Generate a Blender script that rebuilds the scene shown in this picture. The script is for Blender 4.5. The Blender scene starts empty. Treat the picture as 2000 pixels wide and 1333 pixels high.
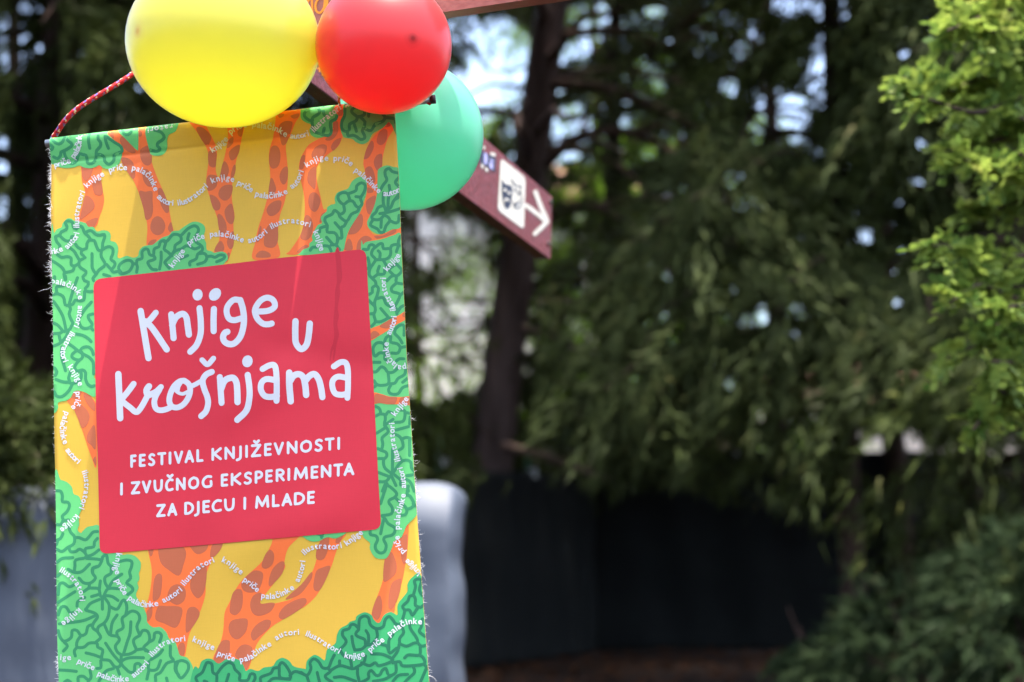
import bpy, math, random
import numpy as np
from mathutils import Vector, Matrix
from mathutils.geometry import delaunay_2d_cdt

random.seed(7)
RNG = np.random.default_rng(11)
SC = bpy.context.scene
COL = SC.collection

# ------------------------------------------------------------------ camera
PW, PH, FPX = 2000.0, 1333.0, 3333.0          # photograph size, focal length in its pixels
PITCH = math.radians(7.41)
EYE = np.array([0.0, 0.0, 1.25])
FWD = np.array([0, math.cos(PITCH), math.sin(PITCH)])
UPV = np.array([0, -math.sin(PITCH), math.cos(PITCH)])
RGT = np.array([1.0, 0, 0])
cam = bpy.data.objects.new('camera', bpy.data.cameras.new('camera'))
COL.objects.link(cam)
cam.location = EYE
cam.rotation_euler = (math.pi / 2 + PITCH, 0, 0)
cam.data.sensor_fit = 'HORIZONTAL'
cam.data.sensor_width = 36.0
cam.data.lens = 36.0 * FPX / PW
cam.data.clip_start = 0.05
cam.data.clip_end = 2000
cam.data.dof.use_dof = True
cam.data.dof.focus_distance = 2.87
cam.data.dof.aperture_fstop = 2.9
cam.data.dof.aperture_blades = 0
SC.camera = cam

# ------------------------------------------------------------------ sky, sun, exposure
BYAW = math.radians(6.0)                        # yaw of the banner plane
BN = np.array([-math.sin(BYAW), -math.cos(BYAW), 0.0])    # its normal, towards the camera
BT = np.array([math.cos(BYAW), -math.sin(BYAW), 0.0])     # its right
SUNV = 0.115 * BN + 0.12 * BT + np.array([0, 0, 0.975])
SUNV /= np.linalg.norm(SUNV)
world = bpy.data.worlds.new('World')
SC.world = world
world.use_nodes = True
wn = world.node_tree
bg = wn.nodes['Background']
sky = wn.nodes.new('ShaderNodeTexSky')
sky.sky_type = 'NISHITA'
sky.sun_disc = False
sky.sun_elevation = math.asin(SUNV[2])
sky.sun_rotation = math.atan2(SUNV[0], SUNV[1])
sky.air_density = 0.8
sky.dust_density = 4.0
sky.ozone_density = 0.5
wn.links.new(sky.outputs[0], bg.inputs[0])
bg.inputs[1].default_value = 0.15
sun = bpy.data.objects.new('sun', bpy.data.lights.new('sun', 'SUN'))
COL.objects.link(sun)
sun.data.energy = 2.1
sun.data.angle = math.radians(0.55)
sun.data.color = (1.0, 0.95, 0.87)
sun.rotation_euler = Vector(SUNV).to_track_quat('Z', 'Y').to_euler()
sun.location = (3, -6, 12)
SC.view_settings.view_transform = 'Standard'
SC.view_settings.look = 'None'
SC.view_settings.gamma = 1.0
SC.view_settings.use_curve_mapping = False
SC.view_settings.exposure = 2.42
SC.render.engine = 'CYCLES'
cy = SC.cycles
cy.use_denoising = True
cy.max_bounces = 12
cy.diffuse_bounces = 6
cy.glossy_bounces = 4
cy.transmission_bounces = 8
cy.transparent_max_bounces = 8
cy.sample_clamp_indirect = 8.0
cy.caustics_reflective = False
cy.caustics_refractive = False

# ------------------------------------------------------------------ helpers
def unproj(px, py, depth):
    X = (px - PW / 2) / FPX
    Y = (PH / 2 - py) / FPX
    return EYE + depth * (FWD + X * RGT + Y * UPV)

def proj(P):
    P = np.asarray(P, float).reshape(-1, 3) - EYE
    d = np.maximum(P @ FWD, 1e-3)
    return PW / 2 + FPX * (P @ RGT) / d, PH / 2 - FPX * (P @ UPV) / d

def ground_at(px, dist):
    """ground point (z=0) at a forward distance, under image column px"""
    X = (px - PW / 2) / FPX
    return np.array([X * dist, dist, 0.0])

def height_at(py, dist):
    return EYE[2] + dist * (1100.0 - py) / FPX

ROOT = {}
def tag(o, label=None, cat=None, group=None, kind=None):
    if label: o['label'] = label
    if cat: o['category'] = cat
    if group: o['group'] = group
    if kind: o['kind'] = kind
    return o

def thing(name, loc, label, cat, group=None):
    o = bpy.data.objects.new(name, None)
    COL.objects.link(o)
    o.location = loc
    o.empty_display_size = 0.1
    ROOT[o.name] = np.array(loc, float)
    return tag(o, label, cat, group)

def base_of(o):
    while o.parent: o = o.parent
    return ROOT.get(o.name, np.zeros(3))

def mesh_data(name, V, F, smooth=False, uv=None):
    me = bpy.data.meshes.new(name)
    V = np.asarray(V, np.float32).reshape(-1, 3)
    if isinstance(F, np.ndarray):
        nf, k = F.shape
        me.vertices.add(len(V)); me.loops.add(nf * k); me.polygons.add(nf)
        me.vertices.foreach_set('co', V.ravel())
        me.loops.foreach_set('vertex_index', F.astype(np.int32).ravel())
        me.polygons.foreach_set('loop_start', np.arange(0, nf * k, k, dtype=np.int32))
        me.polygons.foreach_set('loop_total', np.full(nf, k, np.int32))
        me.update(calc_edges=True)
    else:
        me.from_pydata([tuple(map(float, v)) for v in V], [], F)
        me.update()
    if smooth:
        me.polygons.foreach_set('use_smooth', np.ones(len(me.polygons), bool))
    return me

def obj(name, V, F, mat, parent=None, smooth=False):
    V = np.asarray(V, float).reshape(-1, 3)
    if parent is not None:
        V = V - base_of(parent)
    me = mesh_data(name, V, F, smooth)
    for m in (mat if isinstance(mat, (list, tuple)) else [mat]):
        me.materials.append(m)
    o = bpy.data.objects.new(name, me)
    COL.objects.link(o)
    o.parent = parent
    return o

class MB:
    """collects simple solids into one mesh"""
    def __init__(s): s.V = []; s.F = []
    def add(s, V, F):
        n = len(s.V)
        s.V += [np.asarray(v, float) for v in V]
        s.F += [tuple(i + n for i in f) for f in F]
        return s
    def prism(s, poly, depthvec):
        """extrude a planar 3D polygon by depthvec"""
        n = len(poly); d = np.asarray(depthvec, float)
        V = [np.asarray(p, float) for p in poly] + [np.asarray(p, float) + d for p in poly]
        F = [tuple(range(n)), tuple(range(2 * n - 1, n - 1, -1))]
        F += [(i, i + n, (i + 1) % n + n, (i + 1) % n) for i in range(n)]
        return s.add(V, F)
    def box(s, c, ex, ey, ez):
        c, ex, ey, ez = [np.asarray(a, float) for a in (c, ex, ey, ez)]
        V = [c + i * ex + j * ey + k * ez for k in (-1, 1) for j in (-1, 1) for i in (-1, 1)]
        F = [(0, 2, 3, 1), (4, 5, 7, 6), (0, 1, 5, 4), (2, 6, 7, 3), (0, 4, 6, 2), (1, 3, 7, 5)]
        return s.add(V, F)
    def tube(s, pts, rad, sides=8, caps=True):
        V, F = tube_geo(pts, rad, sides, caps)
        return s.add(V, F)
    def build(s, name, mat, parent=None, smooth=False):
        return obj(name, s.V, s.F, mat, parent, smooth)

def frames(P):
    P = np.asarray(P, float)
    T = np.gradient(P, axis=0)
    T /= np.maximum(np.linalg.norm(T, axis=1, keepdims=True), 1e-9)
    ref = np.array([0, 0, 1.0]) if abs(T[0][2]) < 0.9 else np.array([1.0, 0, 0])
    N = []
    n = np.cross(T[0], ref); n /= np.linalg.norm(n)
    for t in T:
        n = n - t * np.dot(n, t); n /= np.linalg.norm(n); N.append(n)
    N = np.array(N)
    return T, N, np.cross(T, N)

def tube_geo(pts, rad, sides=8, caps=True):
    P = np.asarray(pts, float)
    R = np.broadcast_to(np.asarray(rad, float), (len(P),))
    T, N, B = frames(P)
    a = np.linspace(0, 2 * math.pi, sides, endpoint=False)
    V = (P[:, None] + R[:, None, None] * (np.cos(a)[None, :, None] * N[:, None] + np.sin(a)[None, :, None] * B[:, None])).reshape(-1, 3)
    F = []
    for i in range(len(P) - 1):
        for j in range(sides):
            k = (j + 1) % sides
            F.append((i * sides + j, i * sides + k, (i + 1) * sides + k, (i + 1) * sides + j))
    if caps:
        F.append(tuple(range(sides))[::-1])
        F.append(tuple((len(P) - 1) * sides + j for j in range(sides)))
    return list(V), F

def catmull(P, n=8, closed=False):
    P = np.asarray(P, float)
    if len(P) < 3 and not closed:
        t = np.linspace(0, 1, n + 1)[:, None]
        return P[0] * (1 - t) + P[-1] * t
    Q = np.vstack([P[-1:], P, P[:2]]) if closed else np.vstack([2 * P[:1] - P[1:2], P, 2 * P[-1:] - P[-2:-1]])
    out = []
    for i in range(1, len(Q) - 2):
        p0, p1, p2, p3 = Q[i - 1], Q[i], Q[i + 1], Q[i + 2]
        t = np.linspace(0, 1, n, endpoint=False)[:, None]
        out.append(0.5 * (2 * p1 + (p2 - p0) * t + (2 * p0 - 5 * p1 + 4 * p2 - p3) * t ** 2 + (3 * p1 - p0 - 3 * p2 + p3) * t ** 3))
    if not closed: out.append(P[-1:])
    return np.vstack(out)

# ------------------------------------------------------------------ materials
def srgb(r, g, b):
    f = lambda c: (c / 255 / 12.92) if c / 255 <= 0.04045 else ((c / 255 + 0.055) / 1.055) ** 2.4
    return (f(r), f(g), f(b), 1.0)

def new_mat(name):
    m = bpy.data.materials.new(name); m.use_nodes = True
    nt = m.node_tree
    return m, nt, nt.nodes['Principled BSDF'], nt.nodes['Material Output']

def mat_noise(name, ca, cb, scale=8.0, rough=0.8, bump=0.0, bscale=None, spec=0.3, detail=5.0, stretch=None, contrast=(0.3, 0.7)):
    m, nt, p, out = new_mat(name)
    tc = nt.nodes.new('ShaderNodeTexCoord')
    mp = nt.nodes.new('ShaderNodeMapping')
    if stretch: mp.inputs['Scale'].default_value = stretch
    nt.links.new(tc.outputs['Object'], mp.inputs[0])
    n = nt.nodes.new('ShaderNodeTexNoise')
    n.inputs['Scale'].default_value = scale; n.inputs['Detail'].default_value = detail
    nt.links.new(mp.outputs[0], n.inputs['Vector'])
    r = nt.nodes.new('ShaderNodeValToRGB')
    r.color_ramp.elements[0].position, r.color_ramp.elements[1].position = contrast
    r.color_ramp.elements[0].color = (*ca[:3], 1); r.color_ramp.elements[1].color = (*cb[:3], 1)
    nt.links.new(n.outputs[0], r.inputs[0])
    nt.links.new(r.outputs[0], p.inputs['Base Color'])
    p.inputs['Roughness'].default_value = rough
    p.inputs['Specular IOR Level'].default_value = spec
    if bump:
        n2 = nt.nodes.new('ShaderNodeTexNoise'); n2.inputs['Scale'].default_value = bscale or scale * 3
        n2.inputs['Detail'].default_value = 6
        nt.links.new(mp.outputs[0], n2.inputs['Vector'])
        b = nt.nodes.new('ShaderNodeBump'); b.inputs['Strength'].default_value = bump; b.inputs['Distance'].default_value = 0.02
        nt.links.new(n2.outputs[0], b.inputs['Height']); nt.links.new(b.outputs[0], p.inputs['Normal'])
    return m

def mat_cloth(name, col, rough=0.55):
    """printed woven polyester: fine weave relief, faint colour unevenness, a little light through"""
    m, nt, p, out = new_mat(name)
    tc = nt.nodes.new('ShaderNodeTexCoord')
    def noise(sc, scale, detail):
        mp = nt.nodes.new('ShaderNodeMapping'); mp.inputs['Scale'].default_value = sc
        nt.links.new(tc.outputs['Object'], mp.inputs[0])
        n = nt.nodes.new('ShaderNodeTexNoise'); n.inputs['Scale'].default_value = scale; n.inputs['Detail'].default_value = detail
        nt.links.new(mp.outputs[0], n.inputs['Vector']); return n
    w1 = noise((60, 60, 900), 1.0, 2.0)       # horizontal weft
    w2 = noise((700, 700, 60), 1.0, 2.0)      # vertical warp
    big = noise((1, 1, 1), 9.0, 4.0)
    add = nt.nodes.new('ShaderNodeMath'); add.operation = 'ADD'
    nt.links.new(w1.outputs[0], add.inputs[0]); nt.links.new(w2.outputs[0], add.inputs[1])
    hsv = nt.nodes.new('ShaderNodeHueSaturation'); hsv.inputs['Color'].default_value = col
    mr = nt.nodes.new('ShaderNodeMapRange')
    mr.inputs[1].default_value = 0.6; mr.inputs[2].default_value = 1.4; mr.inputs[3].default_value = 0.965; mr.inputs[4].default_value = 1.03
    nt.links.new(add.outputs[0], mr.inputs[0])
    mr2 = nt.nodes.new('ShaderNodeMapRange')
    mr2.inputs[1].default_value = 0.3; mr2.inputs[2].default_value = 0.7; mr2.inputs[3].default_value = 0.96; mr2.inputs[4].default_value = 1.03
    nt.links.new(big.outputs[0], mr2.inputs[0])
    mul = nt.nodes.new('ShaderNodeMath'); mul.operation = 'MULTIPLY'
    nt.links.new(mr.outputs[0], mul.inputs[0]); nt.links.new(mr2.outputs[0], mul.inputs[1])
    nt.links.new(mul.outputs[0], hsv.inputs['Value'])
    nt.links.new(hsv.outputs[0], p.inputs['Base Color'])
    p.inputs['Roughness'].default_value = rough
    p.inputs['Specular IOR Level'].default_value = 0.25
    b = nt.nodes.new('ShaderNodeBump'); b.inputs['Strength'].default_value = 0.22; b.inputs['Distance'].default_value = 0.0004
    nt.links.new(add.outputs[0], b.inputs['Height']); nt.links.new(b.outputs[0], p.inputs['Normal'])
    return m

def mat_leaf(name, ca, cb, cc=None, trans=0.35, scale=1.3, rough=0.6, spec=0.08, dead=None):
    m, nt, p, out = new_mat(name)
    g = nt.nodes.new('ShaderNodeNewGeometry')
    n = nt.nodes.new('ShaderNodeTexNoise'); n.inputs['Scale'].default_value = scale; n.inputs['Detail'].default_value = 3
    nt.links.new(g.outputs['Position'], n.inputs['Vector'])
    mx = nt.nodes.new('ShaderNodeMath'); mx.operation = 'MULTIPLY_ADD'
    nt.links.new(g.outputs['Random Per Island'], mx.inputs[0]); mx.inputs[1].default_value = 0.45
    sub = nt.nodes.new('ShaderNodeMath'); sub.operation = 'SUBTRACT'; nt.links.new(n.outputs[0], sub.inputs[0]); sub.inputs[1].default_value = 0.22
    nt.links.new(sub.outputs[0], mx.inputs[2])
    r = nt.nodes.new('ShaderNodeValToRGB')
    e = r.color_ramp.elements
    e[0].position = 0.2; e[0].color = (*ca[:3], 1)
    e[1].position = 0.75; e[1].color = (*cb[:3], 1)
    if cc:
        x = r.color_ramp.elements.new(0.93); x.color = (*cc[:3], 1)
    if dead:
        x = r.color_ramp.elements.new(0.08); x.color = (*dead[:3], 1)
    nt.links.new(mx.outputs[0], r.inputs[0])
    p.inputs['Roughness'].default_value = rough
    p.inputs['Specular IOR Level'].default_value = spec
    nt.links.new(r.outputs[0], p.inputs['Base Color'])
    t = nt.nodes.new('ShaderNodeBsdfTranslucent')
    nt.links.new(r.outputs[0], t.inputs[0])
    mix = nt.nodes.new('ShaderNodeMixShader'); mix.inputs[0].default_value = trans
    nt.links.new(p.outputs[0], mix.inputs[1]); nt.links.new(t.outputs[0], mix.inputs[2])
    nt.links.new(mix.outputs[0], out.inputs[0])
    return m

def mat_plain(name, col, rough=0.6, spec=0.4, metal=0.0):
    m, nt, p, out = new_mat(name)
    p.inputs['Base Color'].default_value = (*col[:3], 1)
    p.inputs['Roughness'].default_value = rough
    p.inputs['Specular IOR Level'].default_value = spec
    p.inputs['Metallic'].default_value = metal
    return m

def mat_balloon(name, col, deep, tip=(0, 0, 1)):
    """thin latex: scatters light back and lets it through, thicker darker dot at the tip"""
    m, nt, p, out = new_mat(name)
    tc = nt.nodes.new('ShaderNodeTexCoord')
    d = nt.nodes.new('ShaderNodeVectorMath'); d.operation = 'DISTANCE'
    d.inputs[1].default_value = tip
    nt.links.new(tc.outputs['Object'], d.inputs[0])
    nz = nt.nodes.new('ShaderNodeTexNoise'); nz.inputs['Scale'].default_value = 6
    nt.links.new(tc.outputs['Object'], nz.inputs['Vector'])
    r = nt.nodes.new('ShaderNodeValToRGB'); e = r.color_ramp.elements
    e[0].position = 0.018; e[0].color = (1, 1, 1, 1); e[1].position = 0.16; e[1].color = (0, 0, 0, 1)
    x = r.color_ramp.elements.new(0.045); x.color = (0.55, 0.55, 0.55, 1)
    y = r.color_ramp.elements.new(0.09); y.color = (0.16, 0.16, 0.16, 1)
    nt.links.new(d.outputs['Value'], r.inputs[0])
    mc = nt.nodes.new('ShaderNodeMixRGB'); mc.inputs[1].default_value = (*col[:3], 1); mc.inputs[2].default_value = (*deep[:3], 1)
    nt.links.new(r.outputs[0], mc.inputs[0])
    df = nt.nodes.new('ShaderNodeBsdfDiffuse'); tr = nt.nodes.new('ShaderNodeBsdfTranslucent')
    nt.links.new(mc.outputs[0], df.inputs[0]); nt.links.new(mc.outputs[0], tr.inputs[0])
    mix = nt.nodes.new('ShaderNodeMixShader'); mix.inputs[0].default_value = 0.66
    nt.links.new(df.outputs[0], mix.inputs[1]); nt.links.new(tr.outputs[0], mix.inputs[2])
    gl = nt.nodes.new('ShaderNodeBsdfGlossy'); gl.inputs['Roughness'].default_value = 0.3
    fr = nt.nodes.new('ShaderNodeFresnel'); fr.inputs[0].default_value = 1.42
    mix2 = nt.nodes.new('ShaderNodeMixShader')
    nt.links.new(fr.outputs[0], mix2.inputs[0]); nt.links.new(mix.outputs[0], mix2.inputs[1]); nt.links.new(gl.outputs[0], mix2.inputs[2])
    nt.links.new(mix2.outputs[0], out.inputs[0])
    return m
# ================================================================== ground
M_GROUND = mat_noise('leaf_litter_soil', srgb(48, 37, 31), srgb(35, 28, 24), 2.2, 0.95, 0.5, 14, 0.15)
gx = np.linspace(-60, 60, 61); gy = np.linspace(-30, 110, 71)
XX, YY = np.meshgrid(gx, gy); ZZ = 0.04 * np.sin(XX * 0.9 + 1) * np.cos(YY * 0.7) - 0.04
V = np.stack([XX, YY, ZZ], -1).reshape(-1, 3)
V = np.vstack([V, [(-900, -900, -0.09), (900, -900, -0.09), (900, 900, -0.09), (-900, 900, -0.09)]])
F = [(i * 61 + j, i * 61 + j + 1, (i + 1) * 61 + j + 1, (i + 1) * 61 + j) for i in range(70) for j in range(60)]
n = 61 * 71; F.append((n, n + 1, n + 2, n + 3))
tag(obj('ground', V, F, M_GROUND, None, True), kind='structure')
# dry needles and leaves lying on it
nl = 9000
P = np.stack([RNG.uniform(-2, 9, nl), RNG.uniform(13, 30, nl), np.full(nl, 0.03)], 1)
a = RNG.uniform(0, 2 * math.pi, nl); L = RNG.uniform(0.03, 0.09, nl)
d = np.stack([np.cos(a), np.sin(a), RNG.normal(0, 0.25, nl)], 1) * L[:, None]; s_ = np.stack([-np.sin(a), np.cos(a), RNG.normal(0, 0.3, nl)], 1) * (L * 0.35)[:, None]
V = np.stack([P - d, P + s_, P + d, P - s_], 1).reshape(-1, 3)
M_LITTER = mat_leaf('dry_leaf', srgb(66, 42, 28), srgb(88, 58, 38), srgb(58, 50, 32), 0.2, 3.0)
tag(obj('leaf_litter', V, np.arange(nl * 4).reshape(-1, 4), M_LITTER), 'dry brown leaves scattered over the soil before the dark fence', 'leaf litter', None, 'stuff')

# ================================================================== pale house and low white house beyond the trees
M_WALL = mat_noise('render_white', srgb(236, 230, 220), srgb(222, 214, 204), 0.6, 0.9, 0.1, 20)
M_WALL2 = mat_noise('render_cream', srgb(230, 216, 200), srgb(214, 198, 182), 0.6, 0.9, 0.1, 20)
M_TILE = mat_noise('roof_tile', srgb(200, 152, 132), srgb(176, 128, 110), 4, 0.85, 0.3, 20)
M_GLASS = mat_plain('window_glass', srgb(40, 48, 56), 0.08, 0.6)
M_FRAME = mat_plain('window_frame', srgb(226, 224, 218), 0.5)
def house(label, x0, x1, y, dep, hw, hr, wall, windows):
    h = thing('house', ((x0 + x1) / 2, y, 0), label, 'house')
    MB().box(((x0 + x1) / 2, y + dep / 2, hw / 2), ((x1 - x0) / 2, 0, 0), (0, dep / 2, 0), (0, 0, hw / 2)).build('wall', wall, h)
    e = 0.5; yc = y + dep / 2
    V = [(x0 - e, y - e, hw), (x1 + e, y - e, hw), (x1 + e, y + dep + e, hw), (x0 - e, y + dep + e, hw), (x0 + 1.5, yc, hw + hr), (x1 - 1.5, yc, hw + hr),
         (x0 - e, y - e, hw + .15), (x1 + e, y - e, hw + .15), (x1 + e, y + dep + e, hw + .15), (x0 - e, y + dep + e, hw + .15)]
    F = [(0, 3, 2, 1), (6, 7, 5, 4), (7, 8, 5), (8, 9, 4, 5), (9, 6, 4), (0, 1, 7, 6), (1, 2, 8, 7), (2, 3, 9, 8), (3, 0, 6, 9)]
    rf = obj('roof', V, F, M_TILE, h)
    MB().box((x0 + 2.6, yc + .6, hw + hr), (.3, 0, 0), (0, .3, 0), (0, 0, .8)).build('chimney', wall, rf)
    for (wx, wz, ww, wh) in windows:
        f = MB()
        for sx in (-1, 1): f.box((wx + sx * (ww / 2 - .05), y - .03, wz), (.06, 0, 0), (0, .05, 0), (0, 0, wh / 2))
        for sz in (-1, 1): f.box((wx, y - .03, wz + sz * (wh / 2 - .05)), (ww / 2 - .11, 0, 0), (0, .045, 0), (0, 0, .06))
        wf = f.build('window', M_FRAME, h)
        MB().box((wx, y - .012, wz), (ww / 2 - .11, 0, 0), (0, .008, 0), (0, 0, wh / 2 - .11)).build('pane', M_GLASS, wf)
        MB().box((wx, y - .09, wz - wh / 2 - .05), (ww / 2 + .1, 0, 0), (0, .1, 0), (0, 0, .04)).build('sill', M_FRAME, wf)
house('tall pale house with a tiled roof seen through the gap left of the trunk', -8.5, 3.2, 46, 9, 11.2, 2.0, M_WALL, [(x, z, 1.2, 1.6) for x in (-6.8, -4.4, 1.4) for z in (2.2, 5.2, 9.0)])
house('low cream house glimpsed low between the right hand trees', 6.0, 17.5, 44, 8, 5.4, 1.5, M_WALL2, [(x, z, 1.2, 1.4) for x in (7.6, 14.4, 16.2) for z in (2.0, 4.2)])

# ================================================================== dark fence
M_NET = mat_noise('black_shade_net', srgb(20, 25, 25), srgb(15, 19, 20), 3, 0.85, 0.3, 60, 0.25)
M_POSTG = mat_plain('green_metal_post', srgb(44, 84, 62), 0.5, 0.5)
M_CLIP = mat_plain('pale_plastic', srgb(190, 196, 196), 0.5)
def netting(name, label, A, Bp, h, group):
    A = np.array(A); Bp = np.array(Bp); Ld = np.linalg.norm(Bp - A); e = (Bp - A) / Ld; nn = np.array([e[1], -e[0], 0])
    f = thing(name, A, label, 'fence', group)
    nx, nz = int(Ld / 0.12), 22
    V = []
    for i in range(nx + 1):
        for k_ in range(nz + 1):
            u = i / nx * Ld; z = h * k_ / nz
            sag = 0.06 * math.sin(u * math.pi / 2.5) ** 2 * (k_ / nz) ** 3
            off = 0.035 * math.sin(u * 2.3 + 0.6 * math.sin(z * 2)) + 0.02 * math.sin(u * 7.1 + z * 1.3) + 0.015 * math.sin(z * 5 + u)
            V.append(A + e * u + np.array([0, 0, max(0.0, z - sag)]) + nn * off)
    F = [(i * (nz + 1) + k_, (i + 1) * (nz + 1) + k_, (i + 1) * (nz + 1) + k_ + 1, i * (nz + 1) + k_ + 1) for i in range(nx) for k_ in range(nz)]
    net = obj('netting', V, F, M_NET, f, True)
    m_ = net.modifiers.new('thickness', 'SOLIDIFY'); m_.thickness = 0.004
    for i in range(int(Ld / 2.5) + 1):
        p = A + e * min(Ld, i * 2.5) - nn * 0.1
        po = obj('post', *tube_geo([p, p + np.array([0, 0, h + 0.28])], 0.035, 10), M_POSTG, f, True)
        MB().box(p + np.array([0, 0, h - .02]) + nn * 0.07, e * .05, nn * .04, (0, 0, .06)).build('clip', M_CLIP, po)
    return f
g1a = ground_at(872, 19.8); g1b = ground_at(1166, 24.0); g2a = ground_at(1110, 24.7); g2b = ground_at(2150, 25.6)
netting('shade_net_fence', 'black shade netting fence just right of the banner', g1a, g1b, 2.42, 'netting fence')
netting('shade_net_fence', 'darker stretch of netting fence farther back under the branches', g2a, g2b, 2.9, 'netting fence')

# ================================================================== tarpaulin covered barrier behind the banner
M_TARP = mat_noise('grey_tarpaulin', srgb(72, 80, 92), srgb(64, 71, 83), 1.4, 0.6, 0.15, 9, 0.5)
D0 = 8.0
txl, txr = (-330 - 1000) / FPX * D0, (908 - 1000) / FPX * D0
topz = height_at(948, D0)
tr = thing('covered_barrier', ((txl + txr) / 2, D0, 0), 'pale grey tarpaulin draped over a low barrier behind the banner', 'barrier')
nx, ns = 220, 74
V = []
for i in range(nx + 1):
    u = i / nx; x = txl + u * (txr - txl)
    end = (1 - u) * (txr - txl)                       # distance to the right end
    r = 0.16
    drop = 0.0 if end > r else r - math.sqrt(max(0, r * r - (r - end) ** 2))
    for k_ in range(ns + 1):
        s = k_ / ns
        z = (topz - drop * 0.55 - 0.012 * math.sin(x * 5)) * s
        th = 0.16 * (1 - 0.9 * max(0, (s - 0.86) / 0.14) ** 2)
        band = 0.002 * math.sin(z * 11 + 0.6) + 0.0015 * math.sin(z * 23 + x * 2)
        fold = 0.012 * math.sin(x * 9 + 1.3 * math.sin(z * 3)) + 0.006 * math.sin(x * 23 + z * 5)
        bulge = 0.008 * math.sin(z * 13.0 + 0.4) + 0.003 * math.sin(z * 29) - 0.006 * math.sin(z * 6)
        xx = x + (bulge * max(0, 1 - end / 0.25) if end < 0.25 else 0)
        curl = 0.20 * max(0.0, 1 - end / 0.07) ** 2
        V.append((xx, D0 - th + band + fold + curl, z))
F = [(i * (ns + 1) + k_, (i + 1) * (ns + 1) + k_, (i + 1) * (ns + 1) + k_ + 1, i * (ns + 1) + k_ + 1) for i in range(nx) for k_ in range(ns)]
sheet = obj('sheet', V, F, M_TARP, tr, True)
m_ = sheet.modifiers.new('thickness', 'SOLIDIFY'); m_.thickness = 0.01
MB().box(((txl + txr) / 2 - .1, D0 + .17, topz / 2 - .03), ((txr - txl) / 2 - .14, 0, 0), (0, .14, 0), (0, 0, topz / 2 - .06)).build('frame', M_POSTG, tr)

# ================================================================== trees
M_BARK = mat_noise('bark_redbrown', srgb(132, 112, 106), srgb(84, 70, 66), 5, 0.95, 0.9, 22, 0.15, stretch=(1, 1, 0.18))
M_BARK2 = mat_noise('bark_dark', srgb(72, 56, 48), srgb(44, 36, 32), 5, 0.95, 0.9, 22, 0.15, stretch=(1, 1, 0.18))
M_TWIG = mat_noise('dead_branch', srgb(118, 96, 86), srgb(84, 68, 60), 6, 0.9, 0.4, 40, 0.2)
M_CYP = mat_leaf('cypress_green', (0.034, 0.045, 0.014), (0.065, 0.081, 0.024), (0.11, 0.09, 0.04), 0.25, dead=(0.075, 0.05, 0.03))
M_CYP2 = mat_leaf('cypress_blue_green', (0.030, 0.041, 0.014), (0.055, 0.072, 0.021), (0.095, 0.09, 0.03), 0.25, dead=(0.07, 0.048, 0.03))
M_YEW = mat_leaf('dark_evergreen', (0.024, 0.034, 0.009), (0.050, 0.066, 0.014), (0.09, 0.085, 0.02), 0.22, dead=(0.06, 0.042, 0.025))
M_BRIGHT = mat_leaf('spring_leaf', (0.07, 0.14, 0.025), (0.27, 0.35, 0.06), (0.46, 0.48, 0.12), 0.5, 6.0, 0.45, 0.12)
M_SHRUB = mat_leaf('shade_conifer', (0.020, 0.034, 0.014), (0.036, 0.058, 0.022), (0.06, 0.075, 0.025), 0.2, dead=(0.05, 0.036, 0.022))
M_SPRING = mat_leaf('spring_green', (0.10, 0.20, 0.015), (0.20, 0.33, 0.025), (0.32, 0.42, 0.035), 0.5)
M_BUSH = mat_leaf('sunlit_bush', (0.12, 0.20, 0.02), (0.24, 0.34, 0.035), (0.34, 0.40, 0.05), 0.4)

# openings in the canopy where the photograph shows sky or far walls: x, y, rx, ry, share removed
GAPS = [(975, 110, 58, 72, .8), (935, 215, 38, 50, .85), (925, 170, 45, 36, .75), (1000, 150, 36, 80, .8), (1132, 62, 40, 48, .75), (1180, 25, 34, 30, .6), (905, 55, 30, 30, .6), (1110, 248, 48, 28, .9), (1065, 190, 22, 30, .6),
        (1498, 245, 36, 42, .97), (1552, 228, 28, 45, .9), (1600, 170, 30, 45, .8), (1606, 110, 22, 45, .85), (1535, 200, 34, 26, .8), (1625, 20, 32, 34, .85), (1540, 8, 42, 20, .85), (1450, 98, 16, 16, .9), (1425, 170, 16, 18, .8), (1436, 350, 18, 18, .9), (1455, 405, 26, 20, .7), (1500, 190, 26, 26, .7), (1575, 290, 40, 26, .6),
        (880, 470, 70, 45, .6), (910, 560, 55, 60, .7), (870, 640, 66, 70, .8), (925, 700, 42, 66, .9), (845, 735, 60, 50, .9), (822, 480, 22, 60, .8), (1130, 640, 26, 30, .6), (1095, 480, 26, 30, .5), (1120, 560, 26, 24, .5),
        (1728, 885, 42, 34, .93), (1775, 872, 26, 26, .9), (1700, 912, 34, 20, .9), (1732, 448, 16, 16, .9), (1690, 462, 14, 14, .9), (1472, 630, 26, 20, .8), (1525, 610, 46, 20, .8), (1745, 530, 14, 14, .9), (1812, 925, 20, 16, .8),
        (14, 66, 22, 30, .7), (22, 112, 20, 24, .7), (44, 66, 14, 18, .7), (150, 108, 16, 16, .85), (134, 156, 14, 14, .85), (155, 46, 12, 12, .8), (42, 14, 16, 16, .7), (4, 310, 14, 44, .9), (4, 420, 12, 40, .9), (228, 70, 22, 30, .35), (218, 175, 40, 40, .25), (285, 215, 60, 30, .2), (1380, 40, 60, 40, .3), (1210, 130, 90, 105, .36), (1290, 210, 85, 95, .3), (1190, 300, 80, 60, .4), (1240, 420, 70, 50, .3), (1340, 60, 60, 50, .35)]
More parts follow.
